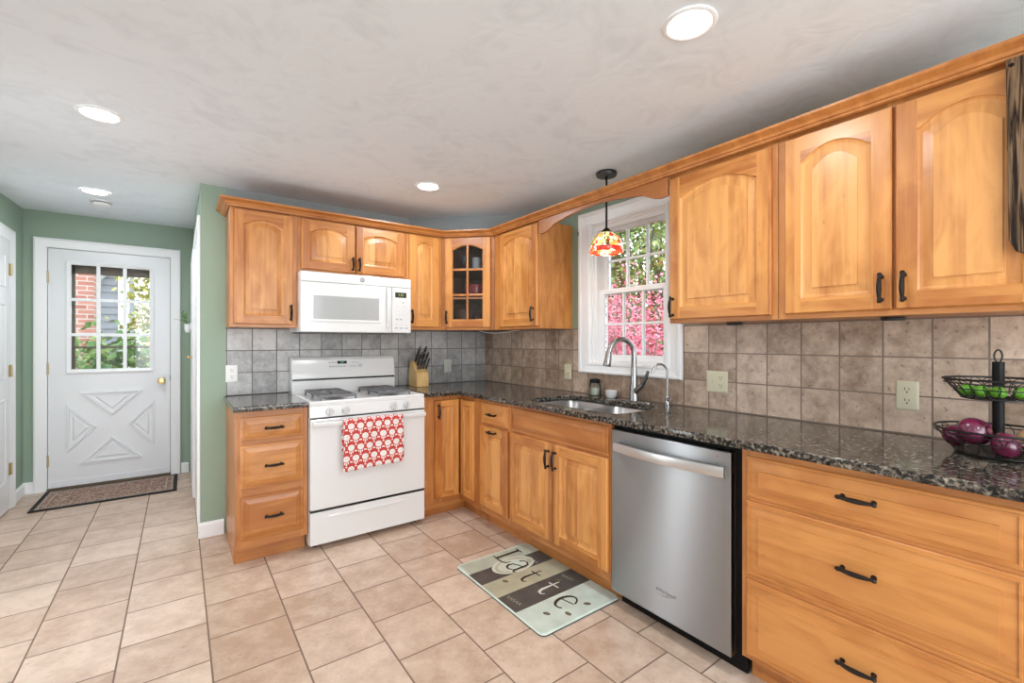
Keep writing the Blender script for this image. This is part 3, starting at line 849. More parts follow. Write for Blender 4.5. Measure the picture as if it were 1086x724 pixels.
c = thing('base_cabinet', 'narrow three-drawer base cabinet left of the white stove', 'cabinet', (-2.06, 0, 0), 0)
carcass(c, 0.381, BD, BZ0, BZ1, [(0.0008, 0.035), (0.345, 0.3802)], [(BZ0, 0.155), (0.39, 0.45), (0.68, 0.725), (0.845, BZ1)])
MB().box(0.0008, 0.018, -0.535, -0.001, 0.001, BZ0 - 0.0005).build('side_panel', frameV, c, smooth=0)
toe(c, 0.018, 0.379)
for z0_, z1_ in ((0.715, 0.848), (0.443, 0.689), (0.150, 0.398)):
    d = drawer_front(c, 0.026, 0.354, z0_, z1_, -BD - 0.02, inset=0.045)
    zm = (z0_ + z1_) / 2; handle_bar(d, (0.155, -BD - 0.02, zm), (0.231, -BD - 0.02, zm), (0, -1, 0))

# corner base (L) with a folding pair of doors
c = thing('corner_base_cabinet', 'L-shaped corner base cabinet with hinged pair of narrow doors', 'cabinet', (0, 0, 0), 0)
b = MB(); b.prism([(-0.913, -0.001), (-0.001, -0.001), (-0.001, -0.894), (-0.59, -0.894), (-0.59, -0.59), (-0.913, -0.59)], lambda x, y, d: (x, y, d), BZ0, BZ1)
b.build('body', frameV, c, smooth=0)
b = MB(); b.box(-0.913, -0.83, -BD, -0.5901, BZ0, BZ1, 0); b.box(-0.83, -0.59, -BD, -0.5901, BZ0, 0.155, 0); b.box(-0.83, -0.59, -BD, -0.5901, 0.855, BZ1, 0)
b.box(-BD, -0.5901, -0.894, -0.812, BZ0, BZ1, 0); b.box(-BD, -0.5901, -0.812, -0.61, BZ0, 0.155, 0); b.box(-BD, -0.5901, -0.812, -0.61, 0.855, BZ1, 0)
b.build('face_frame', frameV, c, smooth=0)
b = MB(); b.prism([(-0.913, -0.519), (-0.913, -0.535), (-0.535, -0.535), (-0.535, -0.894), (-0.519, -0.894), (-0.519, -0.519)], lambda x, y, d: (x, y, d), 0.001, BZ0 - 0.0005)
b.build('toe_kick', frameH, c, smooth=0)
d = cab_door(c, -0.832, -0.636, 0.145, 0.853, -BD - 0.02, 0, 0.045)
handle_bar(d, (-0.808, -BD - 0.02, 0.735), (-0.808, -BD - 0.02, 0.815), (0, -1, 0))
hold = bpy.data.objects.new('folding_door', None); COL.objects.link(hold); hold.parent = c; hold.location = (0, -0.61, 0); hold.rotation_euler = (0, 0, RW)
cab_door(hold, 0.026, 0.204, 0.145, 0.853, -BD - 0.02, 0, 0.045, name='door_panel')

c = thing('base_cabinet', 'slim base cabinet with one drawer over one door, left of the sink', 'cabinet', (0, -0.895, 0), RW)
carcass(c, 0.35, BD, BZ0, BZ1, [(0.0008, 0.03), (0.32, 0.3492)], [(BZ0, 0.155), (0.685, 0.73), (0.85, BZ1)])
toe(c, 0.0008, 0.3492)
d = drawer_front(c, 0.011, 0.331, 0.722, 0.858, -BD - 0.02, inset=0.04)
handle_bar(d, (0.133, -BD - 0.02, 0.79), (0.209, -BD - 0.02, 0.79), (0, -1, 0))
d = cab_door(c, 0.011, 0.331, 0.150, 0.700, -BD - 0.02, 0, 0.055)
handle_bar(d, (0.133, -BD - 0.02, 0.672), (0.209, -BD - 0.02, 0.672), (0, -1, 0))

c = thing('sink_base_cabinet', 'two-door base cabinet with false drawer front under the sink', 'cabinet', (0, -1.246, 0), RW)
W_ = 0.832
b = MB(); b.box(0.0008, W_ - 0.0008, -0.59, -0.001, BZ0, 0.62); b.box(0.0008, 0.018, -0.59, -0.001, 0.62, BZ1); b.box(W_ - 0.018, W_ - 0.0008, -0.59, -0.001, 0.62, BZ1)
b.build('body', frameV, c, smooth=0)
b = MB()
for a, q in ((0.0008, 0.03), (W_ - 0.03, W_ - 0.0008)): b.box(a, q, -BD, -0.5901, BZ0, BZ1, 0)
for a, q in ((BZ0, 0.155), (0.69, 0.73), (0.855, BZ1)): b.box(0.03, W_ - 0.03, -BD, -0.5901, a, q, 1)
b.box(0.395, 0.43, -BD, -0.5901, 0.155, 0.69, 0)
b.build('face_frame', [frameV, frameH], c, smooth=0)
toe(c, 0.0008, W_ - 0.0008)
drawer_front(c, 0.016, 0.817, 0.720, 0.862, -BD - 0.02, name='false_drawer_front', inset=0.04)
d = cab_door(c, 0.016, 0.411, 0.150, 0.705, -BD - 0.02, 0, 0.058)
handle_bar(d, (0.385, -BD - 0.02, 0.575), (0.385, -BD - 0.02, 0.66), (0, -1, 0))
d = cab_door(c, 0.418, 0.817, 0.150, 0.705, -BD - 0.02, 0, 0.058)
handle_bar(d, (0.445, -BD - 0.02, 0.575), (0.445, -BD - 0.02, 0.66), (0, -1, 0))

c = thing('base_cabinet', 'wide three-drawer base cabinet right of the stainless dishwasher', 'cabinet', (0, -2.714, 0), RW)
carcass(c, 0.75, BD, BZ0, BZ1, [(0.0008, 0.03), (0.72, 0.7492)], [(BZ0, 0.135), (0.395, 0.44), (0.68, 0.72), (0.855, BZ1)])
toe(c, 0.0008, 0.7492)
for z0_, z1_ in ((0.706, 0.857), (0.422, 0.693), (0.125, 0.405)):
    d = drawer_front(c, 0.019, 0.712, z0_, z1_, -BD - 0.02, inset=0.05)
    zm = (z0_ + z1_) / 2 + 0.012
    handle_bar(d, (0.325, -BD - 0.02, zm), (0.405, -BD - 0.02, zm), (0, -1, 0))

# ================================================================== COUNTERTOPS
def slab(name, outer, holes, z0, z1, mat, bev=0.006):
    c = bpy.data.curves.new(name, 'CURVE'); c.dimensions = '2D'; c.fill_mode = 'BOTH'
    c.extrude = (z1 - z0) / 2 - bev; c.bevel_depth = bev; c.bevel_resolution = 3; c.offset = -bev
    for poly in [outer] + holes:
        s = c.splines.new('POLY'); s.points.add(len(poly) - 1); s.use_cyclic_u = True
        for p, q in zip(s.points, poly): p.co = (q[0], q[1], 0, 1)
    tmp = bpy.data.objects.new(name, c); COL.objects.link(tmp)
    me = bpy.data.meshes.new_from_object(tmp.evaluated_get(bpy.context.evaluated_depsgraph_get()))
    bpy.data.objects.remove(tmp); bpy.data.curves.remove(c)
    me.transform(Matrix.Translation((0, 0, (z0 + z1) / 2)))
    me.materials.clear(); me.materials.append(mat)
    for p in me.polygons: p.use_smooth = True
    me.set_sharp_from_angle(angle=math.radians(40))
    o = bpy.data.objects.new(name, me); COL.objects.link(o)
    return o


CT0, CT1 = 0.884, 0.914
o = slab('countertop', [(-2.072, -0.650), (-1.682, -0.650), (-1.682, -0.0005), (-2.072, -0.0005)], [], CT0, CT1, granite, 0.005)
tag(o, 'small dark granite countertop piece left of the stove', 'countertop')
cut = rrect(-0.555, -0.150, -2.055, -1.310, 0.09, 6)
o = slab('countertop', [(-0.908, -0.0005), (-0.908, -0.650), (-0.668, -0.650), (-0.650, -0.668), (-0.650, -3.60), (-0.0005, -3.60), (-0.0005, -0.0005)], [cut], CT0, CT1, granite, 0.005)
tag(o, 'long L-shaped dark granite countertop with sink cutout', 'countertop')

# ================================================================== SINK
sk = thing('sink', 'double-bowl stainless steel sink set under the granite by the window', 'sink', (-0.345, -1.6825, CT0))
b = MB()
outer_f = rrect(-0.218, 0.218, -0.376, 0.388, 0.10, 6); 
def ring(poly, z): return [(x, y, z) for x, y in poly]
# flange frame
bowls = [(-0.205, 0.205, 0.010, 0.368, 0.195), (-0.185, 0.205, -0.352, -0.018, 0.165)]   # left (far) bowl is +y
fl = MB()
fl.loops([ring(outer_f, -0.0012), ring(outer_f, -0.004)], False, False)
fl.box(-0.225, 0.225, -0.018, 0.010, -0.010, -0.0055)
fl.build('divider', sink_steel, sk, smooth=30, bevel=0.003)
for x0_, x1_, y0_, y1_, dp in bowls:
    m_ = MB(); l = []
    for ins, z in ((-0.016, -0.0012), (-0.004, -0.0015), (0.0, -0.006), (0.008, -dp * 0.8), (0.016, -dp * 0.94), (0.035, -dp), (0.10, -dp - 0.003)):
        l.append(ring(rrect(x0_ + ins, x1_ - ins, y0_ + ins, y1_ - ins, max(0.03, 0.07 - max(ins, 0)), 6), z))
    m_.loops(l, False, True)
    bo = m_.build('bowl', sink_steel, sk, smooth=60)
    d_ = MB(); d_.lathe([(0.0, 0.004), (0.028, 0.003), (0.042, 0.002), (0.046, 0.0)], ((x0_ + x1_) / 2, (y0_ + y1_) / 2, -dp - 0.003), 20); d_.build('drain', chrome, bo)

# ------------------------------------------------------------------ faucets
fx, fy = -0.072, -1.783
fa = thing('faucet', 'tall brushed nickel gooseneck kitchen faucet behind the sink', 'faucet', (fx, fy, CT1))
b = MB(); dl = rrect(-0.028, 0.028, -0.125, 0.125, 0.027, 6)
b.loops([[(x, y, 0.0003) for x, y in dl], [(x, y, 0.004) for x, y in dl], [(x * 0.9, y * 0.985, 0.007) for x, y in dl]])
b.build('deck_plate', nickel, fa)
b = MB()
pts = [(0, 0, 0.006), (0, 0, 0.02), (0, 0, 0.06), (0, 0, 0.12), (0, 0, 0.2), (0, 0, 0.27)]
rs = [0.031, 0.030, 0.0275, 0.0215, 0.0172, 0.0162]
R_ = 0.088
dx, dy = -0.96, 0.28
for i in range(1, 15):
    a = math.pi * i / 14 * 0.93
    s = R_ - R_ * math.cos(a); pts.append((dx * s, dy * s, 0.30 + R_ * math.sin(a) if False else 0.285 + R_ * 1.05 * math.sin(a))); rs.append(0.0158)
b.tube(pts, rs, 14); b.build('neck', nickel, fa, smooth=60)
b = MB(); e = Vector(pts[-1]); p_ = Vector(pts[-2]); t_ = (e - p_).normalized()
t_ = (t_ + Vector((0, 0, -0.6))).normalized()
b.tube([e, e + t_ * 0.01, e + t_ * 0.05, e + t_ * 0.085, e + t_ * 0.09], [0.0162, 0.0185, 0.021, 0.024, 0.021], 14); b.build('spray_head', nickel, fa, smooth=60)
b = MB(); b.tube([(0, -0.005, 0.05), (-0.005, -0.03, 0.075), (-0.008, -0.055, 0.092), (-0.01, -0.075, 0.108)], [0.021, 0.019, 0.016, 0.013], 12)
hb = b.build('handle_arm', nickel, fa, smooth=60)
b = MB(); b.tube([(-0.01, -0.072, 0.105), (-0.008, -0.085, 0.13), (-0.002, -0.1, 0.175), (0.0, -0.104, 0.19)], [0.011, 0.0105, 0.0095, 0.008], 10)
b.build('lever', plain('dark_nickel', (0.10, 0.10, 0.10), 0.3, metal=0.9), hb, smooth=60)

tx, ty = -0.105, -2.04
ft = thing('filter_tap', 'small slim brushed gooseneck water tap right of the main faucet', 'tap', (tx, ty, CT1))
b = MB(); b.lathe([(0.0, 0.0003), (0.020, 0.0003), (0.020, 0.006), (0.014, 0.010), (0.0125, 0.06), (0.010, 0.065), (0, 0.066)], (0, 0, 0), 16); b.build('base', nickel, ft)
b = MB(); pts = [(0, 0, 0.06), (0, 0, 0.12), (0, 0, 0.19)]
for i in range(1, 13):
    a = math.pi * i / 12 * 0.95; s = 0.045 - 0.045 * math.cos(a); pts.append((-0.9 * s, 0.43 * s, 0.19 + 0.048 * math.sin(a)))
b.tube(pts, 0.0062, 10); b.tube([pts[-1], Vector(pts[-1]) + Vector((0, 0, -0.014))], 0.008, 10); b.build('spout', nickel, ft, smooth=60)
b = MB(); b.tube([(0, 0.0, 0.042), (-0.006, -0.018, 0.042), (-0.010, -0.034, 0.042)], [0.012, 0.0125, 0.0125], 12); b.build('tap_handle', nickel, ft)

# jar and bowl behind the sink
jr = thing('glass_jar', 'small glass jar of pale soap with dark lid beside the window sill', 'jar', (-0.045, -1.435, CT1)); jr.scale = (1.15, 1.15, 1.12)
b = MB(); b.lathe([(0.0, 0.0004), (0.030, 0.0004), (0.033, 0.006), (0.033, 0.07), (0.028, 0.078)], (0, 0, 0), 20, cap1=False); b.build('jar_glass', glass_mat('jar_glass', (0.93, 0.94, 0.93)), jr)
b = MB(); b.lathe([(0.0, 0.004), (0.029, 0.004), (0.030, 0.045), (0.0, 0.046)], (0, 0, 0), 20); b.build('soap', plain('pale_cream', (0.75, 0.78, 0.62), 0.4), jr)
b = MB(); b.lathe([(0.0, 0.0782), (0.030, 0.0782), (0.032, 0.084), (0.031, 0.098), (0.014, 0.102), (0.0, 0.103)], (0, 0, 0), 20); b.build('lid', black_m, jr)
b = MB(); b.lathe([(0.0, 0.0004), (0.026, 0.0004), (0.034, 0.010), (0.040, 0.046), (0.0375, 0.046), (0.031, 0.012), (0.0, 0.008)], (0, 0, 0), 24)
o = b.build('white_bowl', white_en, None); o.location = (-0.052, -1.585, CT1); tag(o, 'small white ceramic bowl between soap jar and faucet', 'bowl')

# ================================================================== STOVE
st = thing('gas_range', 'white freestanding gas stove with towel on its oven handle', 'stove', (-1.297, 0, 0))
SW = 0.378; SF = -0.63
b = MB(); b.box(-SW, SW, SF + 0.02, -0.03, 0.03, 0.885); b.build('body', white_en, st, smooth=0, bevel=0.003)
for sx in (-1, 1):
    for y in (-0.56, -0.1):
        q = MB(); q.lathe([(0.0, 0.0006), (0.018, 0.0006), (0.018, 0.01), (0.01, 0.012), (0.01, 0.03)], (sx * 0.33, y, 0), 12); q.build('foot', black_m, st)
# cooktop with a raised lip
b = MB()
def R4(i, z, f=0): return [(-SW + i, SF + 0.0 + i + f, z), (SW - i, SF + i + f, z), (SW - i, -0.095 - i, z), (-SW + i, -0.095 - i, z)]
b.loops([R4(0, 0.8855), R4(0, 0.904), R4(0.006, 0.911), R4(0.024, 0.911), R4(0.034, 0.903)], True, True); b.build('cooktop', white_en, st, smooth=30)
# backguard
b = MB()
bp_ = [(-0.012, 0.886), (-0.094, 0.886), (-0.094, 0.995), (-0.088, 1.000), (-0.088, 1.008), (-0.095, 1.012), (-0.088, 1.08), (-0.072, 1.145), (-0.055, 1.163), (-0.035, 1.166), (-0.012, 1.166)]
b.prism(bp_, lambda p, q, d: (d, p, q), -SW + 0.001, SW - 0.001)
bgd = b.build('backguard', white_en, st, smooth=25, bevel=0.004)
MB().box(-SW + 0.006, SW - 0.006, -0.0955, -0.085, 0.9985, 1.0095).build('vent_slot', black_gl, bgd, smooth=0)
# control display, lying on the sloping face
tilt = math.atan2(0.016, 0.065)
def bgp(x, z, off):   # point on the sloped face
    t = (z - 1.08) / 0.065; return (x, -0.088 + 0.016 * t - off, z)
def bgquad(mb, x0, x1, z0, z1, off, mi=0): mb.quad([bgp(x0, z0, off), bgp(x1, z0, off), bgp(x1, z1, off), bgp(x0, z1, off)], mi)
b = MB(); q = [bgp(x, z, o_) for o_ in (0.0003, 0.002) for x, z in ((-0.135, 1.082), (0.135, 1.082), (0.135, 1.140), (-0.135, 1.140))]
b.loops([q[:4], q[4:]]); cpn = b.build('display_panel', plain('panel_white', (0.70, 0.70, 0.70), 0.3), bgd, smooth=0)
b = MB(); bgquad(b, -0.065, 0.005, 1.113, 1.134, 0.0026, 0); b.build('clock_display', black_gl, bgd, smooth=0)
def rkey(x0, x1, z0, z1):
    m_ = MB(); bgquad(m_, x0, x1, z0, z1, 0.0026); m_.build('key', grey_ink, bgd, smooth=0)
for i in range(6): rkey(-0.122 + i * 0.02, -0.110 + i * 0.02, 1.09, 1.098)
for i in range(3): rkey(0.025 + i * 0.018, 0.035 + i * 0.018, 1.09, 1.098)
for i in range(4): rkey(0.088 + (i % 2) * 0.017, 0.100 + (i % 2) * 0.017, 1.088 + (i // 2) * 0.012, 1.095 + (i // 2) * 0.012)
for i in range(3): rkey(-0.124 + i * 0.018, -0.112 + i * 0.018, 1.12, 1.126)
def bg_mtx(x, z, off):
    p = bgp(x, z, off); return Matrix.Translation(p) @ Matrix.Rotation(math.pi / 2 - tilt, 4, 'X')
text_part('brand_lettering', 'Whirlpool', 0.014, grey_ink, bgd, bg_mtx(0.07, 1.122, 0.0026), 0.25)
text_part('small_lettering', 'AccuBake SYSTEM', 0.008, light_ink, bgd, bg_mtx(-0.005, 1.066, 0.0012), 0.1)
# display digits
text_part('clock_digits', '3:08', 0.014, plain('green_led', (0.05, 0.25, 0.18), 0.4, emis=(0.1, 0.8, 0.55), estr=0.5), bgd, bg_mtx(-0.03, 1.1235, 0.0029))
# sloping control strip with four knobs
b = MB(); b.prism([(SF + 0.02, 0.812), (SF - 0.008, 0.812), (SF - 0.004, 0.880), (SF + 0.004, 0.885), (SF + 0.02, 0.885)], lambda p, q, d: (d, p, q), -SW, SW)
cs = b.build('control_strip', white_en, st, smooth=20, bevel=0.002)
for x in (-0.262, -0.165, 0.150, 0.243):
    q = MB(); q.lathe([(0.0, 0.0), (0.026, 0.0), (0.026, -0.004), (0.021, -0.006), (0.019, -0.020), (0.0, -0.021)], (x, SF - 0.006, 0.843), 20, 'y')
    q.box(x - 0.006, x + 0.006, SF - 0.042, SF - 0.026, 0.822, 0.866)
    q.build('knob', plain('knob_grey', (0.58, 0.58, 0.58), 0.35), cs)
# oven door
b = MB(); b.box(-SW + 0.002, SW - 0.002, SF - 0.018, SF + 0.0195, 0.250, 0.803)
od = b.build('oven_door', white_en, st, smooth=0, bevel=0.007)
b = MB(); pts = [(-SW + 0.012 + i * (2 * SW - 0.024) / 24, SF - 0.046 - 0.010 * math.sin(math.pi * i / 24), 0.776) for i in range(25)]
lps = []
for p in pts:
    lps.append([(p[0], p[1] + dy_, p[2] + dz_) for dy_, dz_ in ((0.006, -0.012), (-0.006, -0.014), (-0.011, -0.005), (-0.010, 0.008), (-0.003, 0.013), (0.006, 0.010))])
b.loops(lps); 
for sx in (-1, 1): b.box(sx * (SW - 0.035), sx * (SW - 0.013), SF - 0.048, SF - 0.0175, 0.766, 0.788)
b.build('oven_handle', white_en, od, smooth=50)
b = MB(); b.box(-SW + 0.01, SW - 0.01, SF - 0.010, SF + 0.019, 0.8035, 0.8115); b.build('door_gap', slot_dark, st, smooth=0)
b = MB(); b.box(-SW + 0.004, SW - 0.004, SF - 0.012, SF + 0.019, 0.236, 0.2495); b.build('drawer_gap', black_gl, st, smooth=0)
# storage drawer with a scooped pull
b = MB(); b.box(-SW + 0.002, SW - 0.002, SF - 0.014, SF + 0.0195, 0.035, 0.235)
dr = b.build('storage_drawer', white_en, st, smooth=0, bevel=0.006)
b = MB(); lps = []
for i in range(21):
    t = i / 20; x = -0.27 + 0.54 * t; h = 0.010 * math.sin(math.pi * t) ** 0.5
    lps.append([(x, SF - 0.0135, 0.196 - 0.014 * math.sin(math.pi * t)), (x, SF - 0.015 - h * 0.7, 0.192 - 0.010 * math.sin(math.pi * t)), (x, SF - 0.015 - h, 0.196), (x, SF - 0.0135, 0.206)])
b.loops(lps); b.build('drawer_pull', white_en, dr, smooth=40)
# burners and grates
for gx in (-0.190, 0.185):
    for by in (-0.475, -0.245):
        q = MB(); q.lathe([(0.0, 0.9035), (0.062, 0.9035), (0.055, 0.908), (0.034, 0.909), (0.034, 0.920), (0.0, 0.9215)], (gx, by, 0), 20); q.build('burner', grey_iron, st)
    q = MB(); r = 0.0085
    x0_, x1_, y0_, y1_, z_ = gx - 0.108, gx + 0.108, -0.575, -0.150, 0.932
    q.tube([(x0_, y0_, z_), (x1_, y0_, z_), (x1_, y1_, z_), (x0_, y1_, z_)], r, 6, closed=True)
    q.box(x0_, x1_, -0.366, -0.354, z_ - 0.008, z_ + 0.008)
    for by in (-0.475, -0.245):
        for ang in (0, 90, 180, 270):
            a = math.radians(ang); ex = 0.106 if ang in (0, 180) else 0.10
            p0 = (gx + 0.03 * math.cos(a), by + 0.03 * math.sin(a), z_ + 0.004); p1 = (gx + ex * math.cos(a), by + ex * math.sin(a), z_ + 0.004)
            q.tube([p0, p1, (p1[0], p1[1], z_ - 0.004)], [0.0065, 0.008, 0.008], 6)
    for fxx in (x0_, x1_):
        for fyy in (y0_, -0.36, y1_):
            q.tube([(fxx, fyy, 0.9032), (fxx, fyy, z_)], [0.008, 0.006], 6)
    q.build('grate', grey_iron, st, smooth=40)

# ------------------------------------------------------------------ towel on the oven handle
def towel_mat():
    m, N, L, B = new_mat('red_floral_towel')
    uv = N.new('ShaderNodeUVMap'); uv.uv_map = 'towel_uv'
    sep = N.new('ShaderNodeSeparateXYZ'); L.new(uv.outputs[0], sep.inputs[0])
    def mnode(op, a, b=None):
        n = N.new('ShaderNodeMath'); n.operation = op
        for i, v in enumerate((a, b)):
            if v is None: continue
            if isinstance(v, (int, float)): n.inputs[i].default_value = v
            else: L.new(v, n.inputs[i])
        return n.outputs[0]
    U, V = sep.outputs[0], sep.outputs[1]
    CX, CY = 0.058, 0.066
    row = mnode('FLOOR', mnode('DIVIDE', V, CY))
    odd = mnode('MODULO', mnode('ABSOLUTE', row), 2.0)
    u2 = mnode('ADD', mnode('DIVIDE', U, CX), mnode('MULTIPLY', odd, 0.5))
    fu = mnode('MULTIPLY', mnode('SUBTRACT', mnode('FRACT', u2), 0.5), CX)
    fv = mnode('MULTIPLY', mnode('SUBTRACT', mnode('FRACT', mnode('DIVIDE', V, CY)), 0.42), CY)
    def ell(cx, cy, rx, ry):
        a = mnode('DIVIDE', mnode('SUBTRACT', fu, cx), rx); b = mnode('DIVIDE', mnode('SUBTRACT', fv, cy), ry)
        return mnode('ADD', mnode('MULTIPLY', a, a), mnode('MULTIPLY', b, b))
    body = mnode('LESS_THAN', ell(0, -0.002, 0.0205, 0.0185), 1.0)
    pet = None
    for (cx, cy, rx, ry) in ((-0.010, 0.024, 0.004, 0.007), (0.0, 0.027, 0.0035, 0.007), (0.010, 0.024, 0.004, 0.007), (-0.025, 0.019, 0.0045, 0.005), (0.025, 0.019, 0.0045, 0.005), (0.0, 0.035, 0.005, 0.004), (0.027, -0.019, 0.004, 0.004), (-0.027, -0.019, 0.004, 0.004)):
        e = mnode('LESS_THAN', ell(cx, cy, rx, ry), 1.0); pet = e if pet is None else mnode('MAXIMUM', pet, e)
    nz = N.new('ShaderNodeTexNoise'); nz.inputs['Scale'].default_value = 320; L.new(uv.outputs[0], nz.inputs['Vector'])
    inner = mnode('MULTIPLY', mnode('LESS_THAN', ell(0.002, -0.003, 0.013, 0.011), 1.0), mnode('GREATER_THAN', nz.outputs['Fac'], 0.55))
    mask = mnode('MAXIMUM', body, pet)
    m1 = N.new('ShaderNodeMix'); m1.data_type = 'RGBA'; m1.inputs[6].default_value = (0.52, 0.055, 0.045, 1); m1.inputs[7].default_value = (0.83, 0.80, 0.77, 1)
    L.new(mask, m1.inputs[0])
    m2 = N.new('ShaderNodeMix'); m2.data_type = 'RGBA'; L.new(inner, m2.inputs[0]); L.new(m1.outputs[2], m2.inputs[6]); m2.inputs[7].default_value = (0.55, 0.52, 0.56, 1)
    L.new(m2.outputs[2], B.inputs['Base Color']); B.inputs['Roughness'].default_value = 0.9
    return m


def make_towel():
    x0, x1 = -0.198, 0.190; cx = -1.297
    yh, zh = SF - 0.060, 0.777
    nu, nv = 40, 44
    path_ = []
    L_front, r = 0.30, 0.021
    V = []; UV = []
    me = bpy.data.meshes.new('dish_towel')
    for j in range(nv + 1):
        t = j / nv
        total = 0.20 + math.pi * r + L_front
        s = t * total - 0.20      # <0 behind the handle, 0..pi r over it, then the front fall
        for i in range(nu + 1):
            u = i / nu; x = x0 + (x1 - x0) * u
            w = 0.004 * math.sin(u * 9 + 0.6) + 0.003 * math.sin(u * 17 + 2)
            if s < 0: y, z = yh + 0.019, zh + s * 0.9
            elif s < math.pi * r:
                a = s / r; y, z = yh + r * math.cos(a) * 0.9, zh + 0.012 * math.sin(a) + 0.006
                z = zh + 0.021 * math.sin(a)
            else:
                f = (s - math.pi * r); y, z = yh - 0.0205 - (0.004 + w) * min(1, f / 0.1) , zh - f
                z += 0.012 * (u - 0.2) * (f / L_front)
                x += 0.006 * (u - 0.5) * f / L_front
            if j == nv: z += 0.004 * math.sin(u * 60)
            V.append((x, y, z)); UV.append((u * (x1 - x0) + 0.012, s))
    F = []
    for j in range(nv):
        for i in range(nu):
            a = j * (nu + 1) + i; F.append((a, a + 1, a + nu + 2, a + nu + 1))
    me.from_pydata(V, [], F); lay = me.uv_layers.new(name='towel_uv')
    for l in me.loops: lay.data[l.index].uv = UV[l.vertex_index]
    for p in me.polygons: p.use_smooth = True
    me.materials.append(towel_mat())
    o = bpy.data.objects.new('dish_towel', me); COL.objects.link(o); o.location = (cx, 0, 0)
    md = o.modifiers.new('thickness', 'SOLIDIFY'); md.thickness = 0.003; md.offset = 1
    return tag(o, 'red towel with white pumpkin print hanging over the oven handle', 'towel')


make_towel()

# ================================================================== MICROWAVE
mw = thing('microwave', 'white over-the-range microwave under the short cabinet', 'microwave', (-1.2975, 0, 1.338))
MWF = -0.40; mh = 0.402; mwd = 0.3815
b = MB(); b.box(-mwd, mwd, MWF + 0.03, -0.0095, 0.004, mh); b.build('body', white_en, mw, smooth=0, bevel=0.003)
b = MB(); b.box(-mwd + 0.02, mwd - 0.02, MWF + 0.04, -0.03, -0.004, 0.0038); b.build('vent_grille', plain('vent_grey', (0.12, 0.12, 0.12), 0.5), mw, smooth=0)
b = MB(); b.box(-mwd, mwd, MWF - 0.0, MWF + 0.0295, 0.335, mh); tp = b.build('top_panel', white_en, mw, smooth=0, bevel=0.006)
b = MB(); xs1 = 0.233
b.box(-mwd, xs1, MWF, MWF + 0.0295, 0.003, 0.334)
md_ = b.build('microwave_door', white_en, mw, smooth=0, bevel=0.006)
b = MB(); b.loops([[(-0.320, MWF - 0.0005, 0.07), (0.155, MWF - 0.0005, 0.07), (0.155, MWF - 0.0005, 0.262), (-0.320, MWF - 0.0005, 0.262)],
                   [(-0.316, MWF - 0.003, 0.074), (0.151, MWF - 0.003, 0.074), (0.151, MWF - 0.003, 0.258), (-0.316, MWF - 0.003, 0.258)],
                   [(-0.305, MWF - 0.003, 0.086), (0.140, MWF - 0.003, 0.086), (0.140, MWF - 0.003, 0.246), (-0.305, MWF - 0.003, 0.246)],
                   [(-0.302, MWF - 0.0008, 0.089), (0.137, MWF - 0.0008, 0.089), (0.137, MWF - 0.0008, 0.243), (-0.302, MWF - 0.0008, 0.243)]], False, False)
b.build('window_bezel', white_en, md_, smooth=20)
b = MB(); b.quad([(-0.302, MWF - 0.001, 0.089), (0.137, MWF - 0.001, 0.089), (0.137, MWF - 0.001, 0.243), (-0.302, MWF - 0.001, 0.243)])
b.build('door_window', plain('grey_mesh_window', (0.40, 0.41, 0.41), 0.12, noise=0.05, nscale=300), md_, smooth=0)
b = MB(); lps = []
for i in range(17):
    t = i / 16; z = 0.045 + 0.285 * t; o_ = 0.014 + 0.016 * math.sin(math.pi * t)
    lps.append([(0.190, MWF - o_, z), (0.214, MWF - o_ - 0.003, z), (0.222, MWF - o_ + 0.004, z), (0.218, MWF - o_ + 0.012, z), (0.190, MWF - o_ + 0.012, z)])
b.loops(lps); b.box(0.192, 0.217, MWF - 0.016, MWF, 0.045, 0.07); b.box(0.192, 0.217, MWF - 0.016, MWF, 0.305, 0.33)
b.build('door_handle', white_en, md_, smooth=50)
b = MB(); b.box(xs1 + 0.002, mwd, MWF, MWF + 0.0295, 0.003, 0.334); cp = b.build('control_panel', white_en, mw, smooth=0, bevel=0.006)
b = MB(); yk = MWF - 0.0006
def fq(mb, x0, x1, z0, z1, mi=0, y=None): mb.quad([(x0, y or yk, z0), (x1, y or yk, z0), (x1, y or yk, z1), (x0, y or yk, z1)], mi)
fq(b, 0.258, 0.345, 0.262, 0.300, 0)
b.build('display', plain('dark_olive_display', (0.035, 0.04, 0.025), 0.2), cp, smooth=0)
text_part('clock_digits', '3:08', 0.026, plain('olive_led', (0.14, 0.17, 0.07), 0.4, emis=(0.5, 0.6, 0.25), estr=0.35), cp, front_mtx(0.302, MWF - 0.0008, 0.281))
KP = [light_ink, grey_ink]
def key(x0, x1, z0, z1, mi=0):
    m_ = MB(); m_.box(x0, x1, MWF - 0.0008, MWF - 0.0001, z0, z1); m_.build('key', KP[mi], cp, smooth=0)
for r in range(3):
    for k in range(4): key( 0.258 + k * 0.024, 0.272 + k * 0.024, 0.155 + r * 0.028 - 0.02, 0.158 + r * 0.028 - 0.02, 0)
for k in range(3):
    key(0.252 + k * 0.04, 0.276 + k * 0.04, 0.035, 0.042, 1)
    key(0.260 + k * 0.04, 0.270 + k * 0.04, 0.058, 0.064, 0)
for k in range(2): key(0.262 + k * 0.03, 0.280 + k * 0.03, 0.098, 0.106, 1)
key(0.312, 0.324, 0.222, 0.230, 1); key(0.268, 0.28, 0.195, 0.2, 0); key(0.316, 0.332, 0.195, 0.2, 0)
